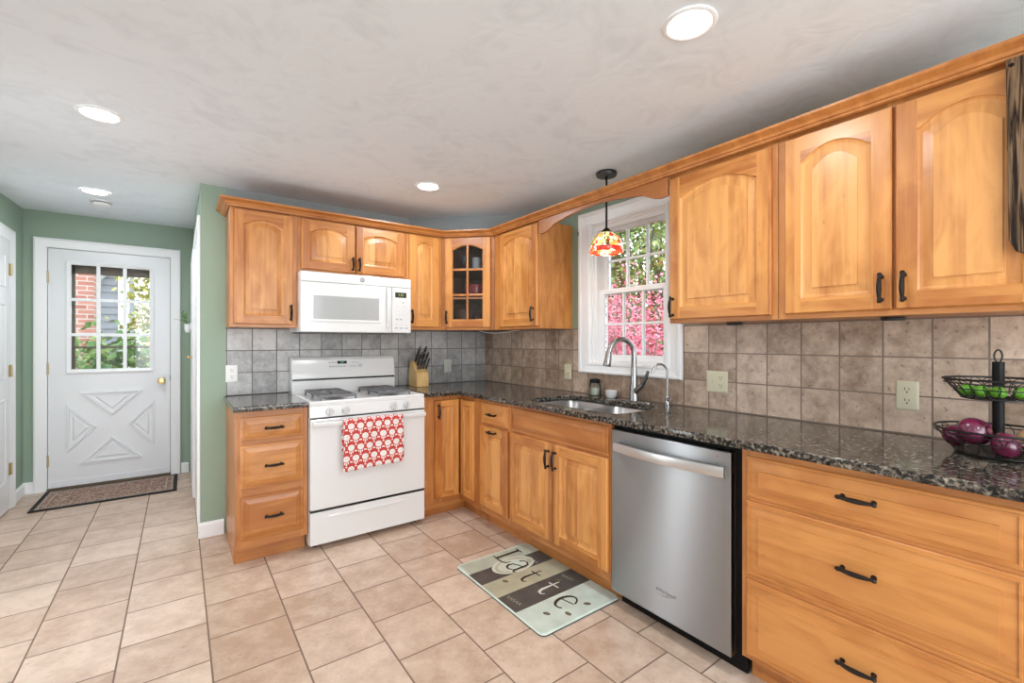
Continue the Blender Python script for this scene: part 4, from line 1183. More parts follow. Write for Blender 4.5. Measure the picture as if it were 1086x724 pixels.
# round emblem with a script monogram
b = MB(); b.lathe([(0.0, 0), (0.0165, 0), (0.0165, -0.0022), (0.0145, -0.0026), (0.0, -0.0026)], (0.018, MWF, 0.37), 24, 'y'); em = b.build('emblem', plain('emblem_grey', (0.30, 0.30, 0.31), 0.3, metal=0.5), tp)
text_part('emblem_script', 'GE', 0.017, white_pl, em, front_mtx(0.018, MWF - 0.0028, 0.37), 0.35)

# ================================================================== DISHWASHER
dw = thing('dishwasher', 'stainless steel dishwasher under the granite right of the sink', 'dishwasher', (0, -2.084, 0), RW)
b = MB(); b.box(0.006, 0.622, -0.575, -0.02, 0.075, 0.868); b.build('tub', black_m, dw, smooth=0)
b = MB(); b.box(0.004, 0.012, -0.60, -0.575, 0.085, 0.878); b.box(0.596, 0.626, -0.585, -0.575, 0.085, 0.878); b.box(0.004, 0.626, -0.60, -0.575, 0.869, 0.8815); b.build('gasket_trim', black_m, dw, smooth=0)
b = MB(); b.box(0.010, 0.62, -0.55, -0.535, 0.001, 0.0745); b.build('toe_plate', black_m, dw, smooth=0)
b = MB(); b.box(-0.0005 + 0.004, 0.590, -0.592, -0.5755, 0.078, 0.852); b.build('door_liner', plain('brown_edge', (0.10, 0.06, 0.04), 0.4), dw, smooth=0)
b = MB(); b.box(0.003, 0.594, -0.622, -0.5925, 0.076, 0.855); dp_ = b.build('door_panel', steel, dw, smooth=0, bevel=0.004)
b = MB(); lps = []
for i in range(25):
    t = i / 24; x = 0.028 + 0.545 * t; o_ = 0.016 + 0.034 * math.sin(math.pi * t) ** 0.8
    zc_ = 0.778
    lps.append([(x, -0.622 - o_ + 0.010, zc_ - 0.022), (x, -0.622 - o_, zc_ - 0.020), (x, -0.622 - o_ - 0.004, zc_), (x, -0.622 - o_, zc_ + 0.020), (x, -0.622 - o_ + 0.010, zc_ + 0.022)])
b.loops(lps); b.box(0.028, 0.05, -0.632, -0.6218, 0.757, 0.799); b.box(0.551, 0.573, -0.632, -0.6218, 0.757, 0.799)
b.build('door_handle', steel_mat('handle_stainless', (0.66, 0.66, 0.66), 0.3, 0.3), dp_, smooth=40)
text_part('brand_lettering', 'Whirlpool', 0.024, plain('dark_grey_ink', (0.12, 0.12, 0.125), 0.4), dp_, front_mtx(0.306, -0.6224, 0.196), 0.2)
b = MB(); pts = [(0.306 + 0.046 * math.cos(a), -0.6228, 0.194 + 0.016 * math.sin(a) + 0.008 * math.cos(a)) for a in [math.radians(200 + k * 14) for k in range(13)]]
b.tube(pts, 0.0012, 6); b.build('swoosh', chrome, dp_)
text_part('small_lettering', 'TotalCoverage', 0.012, grey_ink, dp_, front_mtx(0.085, -0.6224, 0.818), 0.15)
b = MB(); b.lathe([(0, 0), (0.003, 0), (0.003, -0.001), (0, -0.001)], (0.540, -0.622, 0.832), 8, 'y'); b.build('status_light', plain('red_led', (0.5, 0.1, 0.05), 0.4), dp_)

# ================================================================== OUTLETS
def outlet(loc, rz, label, mat, kind='duplex', group='wall plates on the backsplash'):
    t = thing('wall_plate' if kind == 'dimmer' else 'wall_outlet', label, 'dimmer switch' if kind == 'dimmer' else 'outlet', loc, rz, None)
    w = 0.116 if kind == 'double' else 0.070; h = 0.114
    b = MB(); lps = []
    for i, y in ((0, -0.0002), (0, -0.003), (0.004, -0.006), (0.008, -0.0065)):
        lps.append([(x, y, z) for x, z in rrect(-w / 2 + i, w / 2 - i, -h / 2 + i, h / 2 - i, 0.004, 3)])
    b.loops(lps); b.build('plate', mat, t, smooth=40)
    def duplex(cx):
        for dz in (0.0215, -0.0215):
            q = MB(); q.lathe([(0.0, 0), (0.0165, 0), (0.0165, -0.0015), (0, -0.0015)], (cx, -0.0065, dz), 20, 'y'); q.build('socket', mat, t)
            for q0, q1, z0, z1 in ((-0.0075, -0.005, 0.0, 0.010), (0.005, 0.0075, 0.0, 0.008), (-0.0025, 0.0025, -0.0105, -0.005)):
                s = MB(); s.box(cx + q0, cx + q1, -0.0085, -0.0079, dz + z0, dz + z1); s.build('slot', slot_dark, t, smooth=0)
    if kind == 'duplex': duplex(0)
    elif kind == 'double':
        duplex(0.023)
        q = MB(); q.box(-0.028, -0.018, -0.0085, -0.0064, -0.012, 0.012); q.box(-0.026, -0.020, -0.017, -0.0084, 0.0, 0.008); q.build('toggle', mat, t, smooth=0, bevel=0.001)
    else:
        q = MB(); q.lathe([(0.0, 0), (0.019, 0), (0.019, -0.003), (0.016, -0.012), (0, -0.013)], (0, -0.0065, 0), 20, 'y'); q.build('dimmer_knob', mat, t)
    for dz in ((0,) if kind == 'duplex' else (0.03, -0.03)):
        pass
    return t


outlet((-2.026, -0.0081, 1.063), 0, 'white duplex outlet on grey tiles left of the stove', white_dev)
outlet((-0.398, -0.0081, 1.064), 0, 'almond duplex outlet on grey tiles right of the knife block', plain('grey_ivory', (0.50, 0.52, 0.46), 0.4))
outlet((-0.0081, -1.132, 1.057), RW, 'ivory round-knob dimmer on tan tiles left of the window', ivory, 'dimmer')
outlet((-0.0081, -2.278, 1.065), RW, 'ivory double-gang plate with toggle and outlet right of the window', ivory, 'double')
outlet((-0.0081, -3.058, 1.067), RW, 'ivory duplex outlet on tan tiles beside the fruit basket', ivory)

# ================================================================== KNIFE BLOCK
kb = thing('knife_block', 'pale wooden knife block on granite right of the stove', 'knife block', (-0.735, -0.06, CT1), 0)
b = MB(); b.prism([(0.0, 0.0004), (-0.155, 0.0004), (-0.155, 0.115), (-0.145, 0.122), (-0.062, 0.205), (-0.045, 0.208), (-0.02, 0.19), (0.0, 0.08)], lambda p, q, d: (d, p, q), -0.052, 0.052)
b.build('block', wood('pale_block_wood', (0.72, 0.50, 0.22), (0.55, 0.34, 0.12), 'Z', 0.4), kb, smooth=0, bevel=0.003)
steel_tip = plain('knife_steel', (0.62, 0.62, 0.63), 0.25, metal=1.0)
dirv = Vector((0, -0.62, 0.78)).normalized()
def knife(x, s, ln, r, hm, label, group):
    # s: 0 low front edge .. 1 high back edge of the slanted face
    base = Vector((-0.735 + x, -0.06 - 0.143 + 0.08 * s, CT1 + 0.125 + 0.08 * s))
    t = thing('kitchen_knife', label, 'knife', base, 0, group)
    b = MB(); b.tube([dirv * 0.0008, dirv * 0.012], [r * 0.9, r * 0.95], 8, flat=0.7); b.build('bolster', steel_tip, t)
    b = MB(); b.tube([dirv * 0.0122, dirv * (ln * 0.3), dirv * (ln * 0.6), dirv * (ln * 0.9), dirv * (ln * 0.94)], [r * 0.95, r * 1.15, r, r * 1.15, r * 1.0], 8, flat=0.7); b.build('handle', hm, t)
    b = MB(); b.tube([dirv * (ln * 0.9405), dirv * ln], [r * 1.0, r * 0.8], 8, flat=0.75); b.build('end_cap', steel_tip, t)
kblack = plain('knife_black', (0.02, 0.017, 0.016), 0.35); kgrey = plain('knife_grey', (0.12, 0.12, 0.125), 0.3, metal=0.5)
for i, x in enumerate((-0.036, -0.012, 0.012, 0.036)):
    knife(x, 0.14, 0.115, 0.009, kgrey, 'grey steel-handled knife in the front row of the knife block', 'front-row knives in the block')
for i, x in enumerate((-0.026, 0.006, 0.034)):
    knife(x, 0.52, 0.14, 0.0105, kblack, 'short black-handled knife in the middle row of the knife block', 'middle-row knives in the block')
for i, x in enumerate((-0.030, 0.022)):
    knife(x, 0.86, 0.165, 0.012, kblack, 'large black-handled knife in the back row of the knife block', 'back-row knives in the block')

# ================================================================== CABINET CONTENTS
red_gl = plain('red_glaze', (0.30, 0.02, 0.02), 0.2, coat=0.4)
def wl_pt(along, depth, z):   # inside the diagonal cabinet: along the front, behind it
    c_ = Vector((-0.4575, -0.4575)); a_ = Vector((math.sqrt(.5), -math.sqrt(.5))); n_ = Vector((math.sqrt(.5), math.sqrt(.5)))
    p = c_ + a_ * along + n_ * depth; return (p.x, p.y, z)
b = MB(); b.lathe([(0.0, 0.001), (0.05, 0.001), (0.085, 0.03), (0.095, 0.075), (0.090, 0.11), (0.083, 0.11), (0.087, 0.075), (0.075, 0.035), (0.0, 0.012)], (0, 0, 0), 28)
o = b.build('red_bowl', red_gl, None); o.location = wl_pt(0.03, 0.14, UZ0 + 0.261); tag(o, 'deep red ceramic bowl on the middle shelf behind the glass door', 'bowl')
t = thing('glass_mug', 'clear glass mug with pale label on the top shelf behind glass door', 'mug', wl_pt(0.045, 0.11, UZ0 + 0.4905))
b = MB(); b.lathe([(0.0, 0.0005), (0.036, 0.0005), (0.038, 0.01), (0.038, 0.10), (0.034, 0.10), (0.034, 0.012), (0, 0.01)], (0, 0, 0), 20); b.build('cup', plain('frosted_glass', (0.45, 0.48, 0.50), 0.15), t)
b = MB(); b.tube([(0.036, 0.0, 0.085), (0.060, 0.0, 0.08), (0.064, 0, 0.05), (0.055, 0, 0.025), (0.036, 0, 0.02)], 0.005, 8); b.build('mug_handle', plain('frosted_glass2', (0.4, 0.43, 0.45), 0.15), t)
b = MB(); b.lathe([(0.0, 0.0005), (0.03, 0.0005), (0.032, 0.008), (0.006, 0.014), (0.006, 0.06), (0.03, 0.085), (0.036, 0.13), (0.033, 0.13), (0.0, 0.075)], (0, 0, 0), 18)
o = b.build('stem_glass', plain('smoky_glass', (0.10, 0.10, 0.11), 0.1), None); o.location = wl_pt(-0.07, 0.16, UZ0 + 0.4905); tag(o, 'dark stemmed glass on the top shelf left of the mug', 'glass')
b = MB(); b.lathe([(0.0, 0.001), (0.05, 0.001), (0.055, 0.02), (0.07, 0.13), (0.075, 0.15), (0.0, 0.15)], (0, 0, 0), 22)
o = b.build('brown_canister', plain('brown_ceramic', (0.16, 0.085, 0.05), 0.35), None); o.location = wl_pt(-0.065, 0.13, UZ0 + 0.0185); tag(o, 'brown ceramic canister on the bottom shelf behind the glass door', 'canister')
b = MB(); b.lathe([(0.0, 0.001), (0.03, 0.001), (0.038, 0.01), (0.04, 0.09), (0.034, 0.1), (0.0, 0.1)], (0, 0, 0), 18)
o = b.build('dark_red_cup', plain('dark_red_ceramic', (0.12, 0.03, 0.025), 0.3), None); o.location = wl_pt(0.075, 0.10, UZ0 + 0.0185); tag(o, 'dark red cup on the bottom shelf right of the brown canister', 'cup')

# ================================================================== FRUIT BASKET
FX, FY = -0.20, -3.325
fb = thing('fruit_basket', 'two-tier black wire basket with central post on granite counter', 'basket', (FX, FY, CT1))
b = MB(); b.tube([(0, 0, 0.012), (0, 0, 0.30)], 0.0145, 12); b.build('post', black_m, fb)
b = MB(); b.tube([(0.000, 0.009 * math.cos(a), 0.318 + 0.020 * math.sin(a)) for a in [2 * math.pi * k / 18 for k in range(18)]], 0.0028, 6, closed=True); b.build('ring', black_wire, fb)
def tier(name, z0, z1, r0, r1, solid):
    b = MB()
    def rg(r, z, w=0.0026): b.tube([(r * math.cos(2 * math.pi * k / 40), r * math.sin(2 * math.pi * k / 40), z) for k in range(40)], w, 6, closed=True)
    rg(r1, z1, 0.0034); rg(r1 * 0.985, z1 - 0.012, 0.0018); rg(r0, z0, 0.003); rg(r0 + (r1 - r0) * 0.5, (z0 + z1) / 2, 0.0018)
    nl = 22 if not solid else 16
    for k in range(nl):      # overlapping wire loops round the flared side
        a0 = 2 * math.pi * k / nl; pts = []
        for i in range(16):
            q = 2 * math.pi * i / 16; tt = 0.5 + 0.47 * math.sin(q); aa = a0 + 0.17 * math.cos(q)
            r = r0 + (r1 - r0) * tt; pts.append((r * math.cos(aa), r * math.sin(aa), z0 + (z1 - z0) * tt))
        b.tube(pts, 0.0013, 5, closed=True)
    for k in range(8):
        a0 = math.pi * 2 * k / 8; b.tube([(0.012 * math.cos(a0), 0.012 * math.sin(a0), z0), (r0 * math.cos(a0), r0 * math.sin(a0), z0)], 0.0018, 5)
    for rr_ in (0.035, 0.06): 
        if rr_ < r0: rg(rr_, z0, 0.0014)
    if solid:
        b.lathe([(0.0, -0.0), (r0 * 0.95, 0.0), (r0 * 0.95, 0.002), (0.0, 0.002)], (0, 0, z0 - 0.001), 30)
    return b.build(name, black_wire, fb, smooth=50)
tier('lower_tier', 0.0065, 0.082, 0.100, 0.152, True)
tier('upper_tier', 0.183, 0.243, 0.085, 0.130, False)
b = MB()
for k in range(3):
    a = 2 * math.pi * k / 3; b.lathe([(0.0, 0.0003), (0.007, 0.0003), (0.007, 0.0055), (0, 0.0055)], (0.09 * math.cos(a), 0.09 * math.sin(a), 0), 8)
b.build('feet', black_m, fb)

def fruit(name, prof, loc, mat, label, cat, group=None, rot=(0, 0, 0), stem=None, sq=(1, 1)):
    t = thing(name, label, cat, loc, 0, group); t.rotation_euler = rot
    b = MB(); b.lathe(prof, (0, 0, 0), 24, sx=sq[0], sy=sq[1]); b.build('bulb' if 'lime' not in name else 'rind', mat, t, smooth=60)
    if stem:
        b = MB(); b.tube(stem[0], stem[1], 8); b.build('stem', stem[2], t, smooth=60)
    return t
def onion_mat(name, c1, c2, rough=0.22):
    m, N, L, B = new_mat(name); tc = N.new('ShaderNodeTexCoord'); mp = N.new('ShaderNodeMapping'); mp.inputs['Scale'].default_value = (30, 30, 4)
    L.new(tc.outputs['Object'], mp.inputs[0]); nz = N.new('ShaderNodeTexNoise'); nz.inputs['Scale'].default_value = 1; nz.inputs['Detail'].default_value = 3; L.new(mp.outputs[0], nz.inputs['Vector'])
    rp = ramp(N, [(0.35, c1), (0.72, c2)]); L.new(nz.outputs['Fac'], rp.inputs[0]); L.new(rp.outputs[0], B.inputs['Base Color'])
    B.inputs['Roughness'].default_value = rough; B.inputs['Coat Weight'].default_value = 0.5; B.inputs['Coat Roughness'].default_value = 0.12
    return m
red_on = onion_mat('red_onion_skin', (0.055, 0.004, 0.016), (0.21, 0.018, 0.075))
yel_on = onion_mat('yellow_onion_skin', (0.50, 0.20, 0.06), (0.72, 0.50, 0.28))
garl = onion_mat('garlic_skin', (0.62, 0.55, 0.44), (0.78, 0.74, 0.66), 0.5)
lime_m = plain('lime_rind', (0.10, 0.29, 0.02), 0.3, noise=0.35, nscale=40, bump=0.1, bscale=300)
def onion_prof(r, k=0.85):
    out = []
    for i in range(13):
        a = -math.pi / 2 + math.pi * i / 12; out.append((max(0.0005, r * math.cos(a)), r * k * math.sin(a)))
    out[-1] = (0.006, r * k + 0.004); out[-2] = (r * 0.2, r * k * 0.95); out.append((0.003, r * k + 0.016)); out.append((0.0005, r * k + 0.022))
    return out
zb = CT1 + 0.0085
fruit('red_onion', onion_prof(0.036), (FX - 0.024, FY + 0.098, zb + 0.042), red_on, 'red onion at the left rim of the lower basket tier', 'onion', 'red onions in the basket', (0.9, 0.3, 0))
fruit('red_onion', onion_prof(0.044), (FX - 0.068, FY + 0.044, zb + 0.071), red_on, 'large red onion heaped highest in the lower basket tier', 'onion', 'red onions in the basket', (0.5, -0.9, 0.4))
fruit('red_onion', onion_prof(0.039), (FX - 0.090, FY - 0.026, zb + 0.041), red_on, 'red onion in front of the basket post, right of the largest one', 'onion', 'red onions in the basket', (1.4, 0.3, 0.2))
fruit('yellow_onion', onion_prof(0.043), (FX + 0.03, FY - 0.075, zb + 0.045), yel_on, 'yellow onion behind the basket post in the lower tier', 'onion', None, (0.4, 0.5, 0))
fruit('garlic_bulb', onion_prof(0.027, 0.75), (FX - 0.035, FY - 0.112, zb + 0.045), garl, 'white garlic bulb at the right side of the lower basket tier', 'garlic', None, (0.6, 0.2, 0))
lp_ = [(max(0.0004, 0.019 * math.cos(a)), 0.0225 * math.sin(a)) for a in [-math.pi / 2 + math.pi * i / 12 for i in range(13)]]
zl = CT1 + 0.1865 + 0.0195
for (lx, ly, lab, rz_) in ((-0.030, 0.066, 'green lime at the left end of the upper basket tier', 0.3), (-0.052, 0.030, 'green lime second from the left in the upper basket tier', 1.2),
                           (-0.064, -0.008, 'green lime left of the post in the upper basket tier', 2.0), (-0.045, -0.056, 'green lime right of the post in the upper basket tier', 0.8)):
    fruit('lime', lp_, (FX + lx, FY + ly, zl), lime_m, lab, 'lime', 'limes in the basket', (math.pi / 2, 0, rz_))

# ================================================================== FLOOR MATS
def rug_mat():
    m, N, L, B = new_mat('persian_rug')
    tc = N.new('ShaderNodeTexCoord')
    mp = N.new('ShaderNodeMapping'); mp.inputs['Scale'].default_value = (1, 1, 0); L.new(tc.outputs['Object'], mp.inputs[0])
    vo = N.new('ShaderNodeTexVoronoi'); vo.inputs['Scale'].default_value = 45; L.new(mp.outputs[0], vo.inputs['Vector'])
    nz = N.new('ShaderNodeTexNoise'); nz.inputs['Scale'].default_value = 24; nz.inputs['Detail'].default_value = 5; nz.inputs['Roughness'].default_value = 0.7; L.new(mp.outputs[0], nz.inputs['Vector'])
    n2 = N.new('ShaderNodeTexNoise'); n2.inputs['Scale'].default_value = 6; n2.inputs['Detail'].default_value = 2; L.new(mp.outputs[0], n2.inputs['Vector'])
    a = math_node(N, 'MULTIPLY', b=0.55); L.new(vo.outputs['Distance'], a.inputs[0])
    s = math_node(N, 'ADD'); L.new(a.outputs[0], s.inputs[0]); L.new(nz.outputs['Fac'], s.inputs[1])
    s2 = math_node(N, 'ADD'); L.new(s.outputs[0], s2.inputs[0]); t = math_node(N, 'MULTIPLY', b=0.4); L.new(n2.outputs['Fac'], t.inputs[0]); L.new(t.outputs[0], s2.inputs[1])
    rp = ramp(N, [(0.74, (0.025, 0.018, 0.022)), (0.82, (0.19, 0.05, 0.035)), (0.88, (0.34, 0.22, 0.15)), (0.93, (0.60, 0.50, 0.40)), (1.0, (0.24, 0.13, 0.10))])
    L.new(s2.outputs[0], rp.inputs[0]); L.new(rp.outputs[0], B.inputs['Base Color']); B.inputs['Roughness'].default_value = 0.95
    return m
rg_ = thing('entry_rug', 'faded persian-pattern rug with black border in front of entry door', 'rug', (-2.772, 1.553, 0), math.radians(-0.5))
b = MB(); b.box(-0.42, 0.42, -0.262, 0.262, 0.001, 0.009); b.build('pile', rug_mat(), rg_, smooth=0)
b = MB(); 
lps = []
for i, z in ((0, 0.001), (0, 0.010), (0.027, 0.0105), (0.027, 0.008)):
    lps.append([(-0.447 + i, -0.289 + i, z), (0.447 - i, -0.289 + i, z), (0.447 - i, 0.289 - i, z), (-0.447 + i, 0.289 - i, z)])
b.loops(lps, False, False); b.build('border', plain('black_binding', (0.012, 0.012, 0.014), 0.9), rg_, smooth=0)
b = MB()
for i0 in (0.035, 0.075):
    lps = []
    for i, z in ((i0, 0.0094), (i0 + 0.008, 0.0094)):
        lps.append([(-0.447 + i, -0.289 + i, z), (0.447 - i, -0.289 + i, z), (0.447 - i, 0.289 - i, z), (-0.447 + i, 0.289 - i, z)])
    b.loops(lps, False, False)
b.build('inner_band', plain('cream_band', (0.42, 0.36, 0.29), 0.95, noise=0.5, nscale=120), rg_, smooth=0)

# printed kitchen mat; local x to the wearer's right (world -y), local y up the print (world +x)
mt = thing('kitchen_mat', 'cushioned coffee-print mat reading Latte on floor before sink', 'mat', (-0.797, -1.698, 0), RW)
MWd, MH = 0.762, 0.508; T_ = 0.012
def mott(name, c, n=0.3, sc=9): return plain(name, c, 0.45, noise=n, nscale=sc)
m_side = plain('mat_edge', (0.03, 0.03, 0.028), 0.6)
m_pale = mott('mat_sage', (0.43, 0.46, 0.36)); m_pale2 = mott('mat_pale_mint', (0.55, 0.62, 0.54)); m_cream = mott('mat_cream', (0.42, 0.40, 0.28))
m_char = mott('mat_charcoal', (0.075, 0.07, 0.065), 0.6, 14); m_ink = plain('mat_dark_ink', (0.035, 0.03, 0.025), 0.5); m_wht = plain('mat_white_ink', (0.66, 0.67, 0.60), 0.5)
m_cup = mott('mat_cup', (0.60, 0.60, 0.50), 0.15); m_bean = plain('mat_bean', (0.10, 0.075, 0.04), 0.5)
mats_ = [m_side, m_pale, m_pale2, m_cream, m_char, m_ink, m_wht, m_cup, m_bean]
b = MB(); ol = rrect(-MWd / 2, MWd / 2, -MH / 2, MH / 2, 0.03, 5)
b.loops([[(x, y, 0.001) for x, y in ol], [(x, y, 0.006) for x, y in ol], [(x * 0.985, y * 0.978, T_) for x, y in ol]], True, True, mis=[0, 2, 2])
zt = T_ + 0.0003
x_l, x_r, y_b, y_t = -MWd / 2 * 0.982, MWd / 2 * 0.982, -MH / 2 * 0.974, MH / 2 * 0.974
def patch(x0, x1, y0, y1, mi, z=zt): b.quad([(x0, y0, z), (x1, y0, z), (x1, y1, z), (x0, y1, z)], mi)
X_ = [x_l + 0.012, -0.245, -0.115, 0.030, 0.180, x_r - 0.012]
patch(X_[0], X_[1], y_b + 0.012, y_t - 0.012, 1); patch(X_[1], X_[2], y_b, y_t, 4); patch(X_[2], X_[3], y_b, y_t, 3); patch(X_[3], X_[4], y_b, y_t, 4); patch(X_[4], X_[5], y_b + 0.012, y_t - 0.012, 2)
def disc(cx, cy, rx, ry, mi, z, rot=0, n=28):
    b.quad([(cx + rx * math.cos(a) * math.cos(rot) - ry * math.sin(a) * math.sin(rot), cy + rx * math.cos(a) * math.sin(rot) + ry * math.sin(a) * math.cos(rot), z) for a in [2 * math.pi * k / n for k in range(n)]], mi)
def ribbon(pts, ws, mi, z):
    P_ = [Vector(p) for p in pts]; L_, R_2 = [], []
    for i, p in enumerate(P_):
        t = (P_[min(i + 1, len(P_) - 1)] - P_[max(i - 1, 0)]).normalized(); n_ = Vector((-t.y, t.x)); w = ws[i] if isinstance(ws, (list, tuple)) else ws
        L_.append(p + n_ * w / 2); R_2.append(p - n_ * w / 2)
    for i in range(len(P_) - 1): b.quad([(L_[i].x, L_[i].y, z), (L_[i + 1].x, L_[i + 1].y, z), (R_2[i + 1].x, R_2[i + 1].y, z), (R_2[i].x, R_2[i].y, z)], mi)
z1_, z2_, z3_ = zt + 0.0003, zt + 0.0006, zt + 0.0009
# saucer and cup
disc(-0.195, 0.015, 0.085, 0.135, 7, z1_); disc(-0.195, 0.015, 0.072, 0.118, 1, z1_ + 0.0001); disc(-0.19, 0.01, 0.062, 0.095, 7, z2_ - 0.0001)
disc(-0.19, 0.015, 0.045, 0.07, 2, z2_)
ribbon([(-0.215, 0.105), (-0.19, 0.14), (-0.155, 0.135), (-0.145, 0.10), (-0.16, 0.08)], 0.012, 7, z2_)
# letters (serif, hand drawn strokes)
def L_let(cx, cy, h, mi):
    ribbon([(cx, cy), (cx, cy + h)], 0.020, mi, z3_); ribbon([(cx - 0.03, cy + h), (cx + 0.03, cy + h)], 0.009, mi, z3_)
    ribbon([(cx - 0.03, cy), (cx + 0.055, cy), (cx + 0.078, cy + 0.012), (cx + 0.085, cy + 0.045)], [0.009, 0.011, 0.012, 0.005], mi, z3_)
def a_let(cx, cy, h, mi):
    ribbon([(cx - 0.03, cy + h * 0.78), (cx - 0.02, cy + h * 0.95), (cx + 0.005, cy + h), (cx + 0.028, cy + h * 0.9), (cx + 0.034, cy + h * 0.7), (cx + 0.034, cy + h * 0.15), (cx + 0.045, cy), (cx + 0.062, cy + 0.012)], [0.012, 0.010, 0.009, 0.012, 0.016, 0.016, 0.012, 0.005], mi, z3_)
    ribbon([(cx + 0.034, cy + h * 0.6), (cx, cy + h * 0.52), (cx - 0.026, cy + h * 0.4), (cx - 0.034, cy + h * 0.22), (cx - 0.022, cy + h * 0.05), (cx, cy), (cx + 0.02, cy + h * 0.08), (cx + 0.034, cy + h * 0.2)], [0.007, 0.008, 0.012, 0.016, 0.013, 0.010, 0.008, 0.006], mi, z3_)
def t_let(cx, cy, h, mi):
    ribbon([(cx, cy + h), (cx, cy + h * 0.2), (cx + 0.010, cy + 0.004), (cx + 0.028, cy), (cx + 0.042, cy + 0.016)], [0.006, 0.017, 0.015, 0.010, 0.004], mi, z3_)
    ribbon([(cx - 0.028, cy + h * 0.68), (cx + 0.04, cy + h * 0.72)], 0.009, mi, z3_)
def e_let(cx, cy, h, mi):
    pts = [(cx - 0.034, cy + h * 0.50), (cx + 0.036, cy + h * 0.62)]
    for k in range(0, 15):
        a = math.radians(20 + k * 20.5); pts.append((cx + 0.040 * math.cos(a), cy + h * 0.5 + h * 0.5 * math.sin(a)))
    ribbon(pts[:2], 0.007, mi, z3_); ribbon(pts[2:], [0.009 + 0.009 * max(0, math.sin(math.radians(20 + k * 20.5 - 90))) for k in range(15)], mi, z3_)
L_let(-0.315, -0.02, 0.165, 5); a_let(-0.175, -0.035, 0.13, 5); t_let(-0.048, -0.05, 0.15, 5); t_let(0.098, -0.05, 0.15, 6); e_let(0.255, -0.06, 0.125, 5)
for (cx_, cy_, rt) in ((0.270, -0.135, 0.5), (0.330, -0.055, 0.1), (0.325, 0.075, 0.9), (-0.075, -0.125, 0.4), (0.08, 0.11, 0.7)):
    disc(cx_, cy_, 0.018, 0.011, 8, z3_, rt); ribbon([(cx_ - 0.013 * math.cos(rt), cy_ - 0.013 * math.sin(rt)), (cx_ + 0.013 * math.cos(rt), cy_ + 0.013 * math.sin(rt))], 0.0025, 3, z3_ + 0.0002)
# small scribbled script on the dark blocks
for (sx_, sy_, ln_) in ((-0.225, 0.13, 0.10), (0.045, -0.20, 0.10), (0.05, 0.16, 0.08)):
    ribbon([(sx_ + ln_ * k / 18, sy_ + 0.012 * math.sin(k * 1.7) + 0.01 * k / 18) for k in range(19)], 0.003, 3, z3_)
b.build('mat_pad', mats_, mt, smooth=0)

# ================================================================== CEILING FIXTURES
lens_m = plain('lit_lens', (0.9, 0.9, 0.9), 0.4, emis=(1.0, 0.98, 0.95), estr=14.0)
def can_light(x, y, label, w, dz=0.0, r=0.083, grp='recessed ceiling lights'):
    t = thing('recessed_light', label, 'ceiling light', (x, y, CEIL + dz), 0, grp)
    b = MB(); b.lathe([(r, -0.0004), (r, -0.004), (r - 0.006, -0.007), (r - 0.014, -0.006), (r - 0.018, -0.002)], (0, 0, 0), 36, cap0=False, cap1=False); b.build('trim_ring', white_paint, t)
    b = MB(); b.lathe([(0.0005, -0.0035), (r - 0.03, -0.0032), (r - 0.016, -0.0022)], (0, 0, 0), 36, cap1=False); b.build('lens', lens_m, t)
    d_ = bpy.data.lights.new('lamp', 'AREA'); d_.shape = 'DISK'; d_.size = 2 * (r - 0.02); d_.energy = w; d_.color = (0.89, 0.955, 1.0)
    l_ = bpy.data.objects.new('lamp', d_); COL.objects.link(l_); l_.parent = t; l_.location = (0, 0, -0.012)
    return t
can_light(-0.981, -2.731, 'round recessed ceiling light nearest the right-hand cabinets', LAMP_W)
can_light(-2.6, -0.818, 'round recessed ceiling light above the floor left of the stove', LAMP_W)
can_light(-0.982, -0.824, 'round recessed ceiling light above the counter corner', LAMP_W)
def hall_z(y): return max(0.0, y) * 0.085 / (YD + 0.14)
can_light(-2.787, 0.729, 'round recessed ceiling light in the hall near smoke detector', HALL_W, hall_z(0.729) - 0.004)
for x, y in ((-2.6, -2.731), (-0.98, -4.6), (-2.6, -4.6)):  # extra unseen ceiling lamps, added to brighten the room
    d_ = bpy.data.lights.new('extra_fill_lamp', 'AREA'); d_.shape = 'DISK'; d_.size = 0.13; d_.energy = LAMP_W; d_.color = (0.89, 0.955, 1.0)
    l_ = bpy.data.objects.new('extra_fill_lamp', d_); COL.objects.link(l_); l_.location = (x, y, CEIL - 0.012)
sd = thing('smoke_detector', 'round white smoke detector on the hall ceiling before the entry door', 'smoke detector', (-2.79, 1.07, CEIL + hall_z(1.07) - 0.003))
b = MB(); b.lathe([(0.0, -0.0), (0.068, -0.0), (0.068, -0.010), (0.0, -0.0105)], (0, 0, 0), 30); b.build('mounting_plate', white_pl, sd)
b = MB(); b.lathe([(0.0, -0.0107), (0.058, -0.0107), (0.058, -0.022), (0.050, -0.034), (0.02, -0.038), (0.0, -0.038)], (0, 0, 0), 30); b.build('cover', white_pl, sd)
b = MB(); b.lathe([(0.0585, -0.013), (0.0595, -0.013), (0.0595, -0.018), (0.0585, -0.018)], (0, 0, 0), 30, cap0=False, cap1=False); b.build('vent_ring', slot_dark, sd)

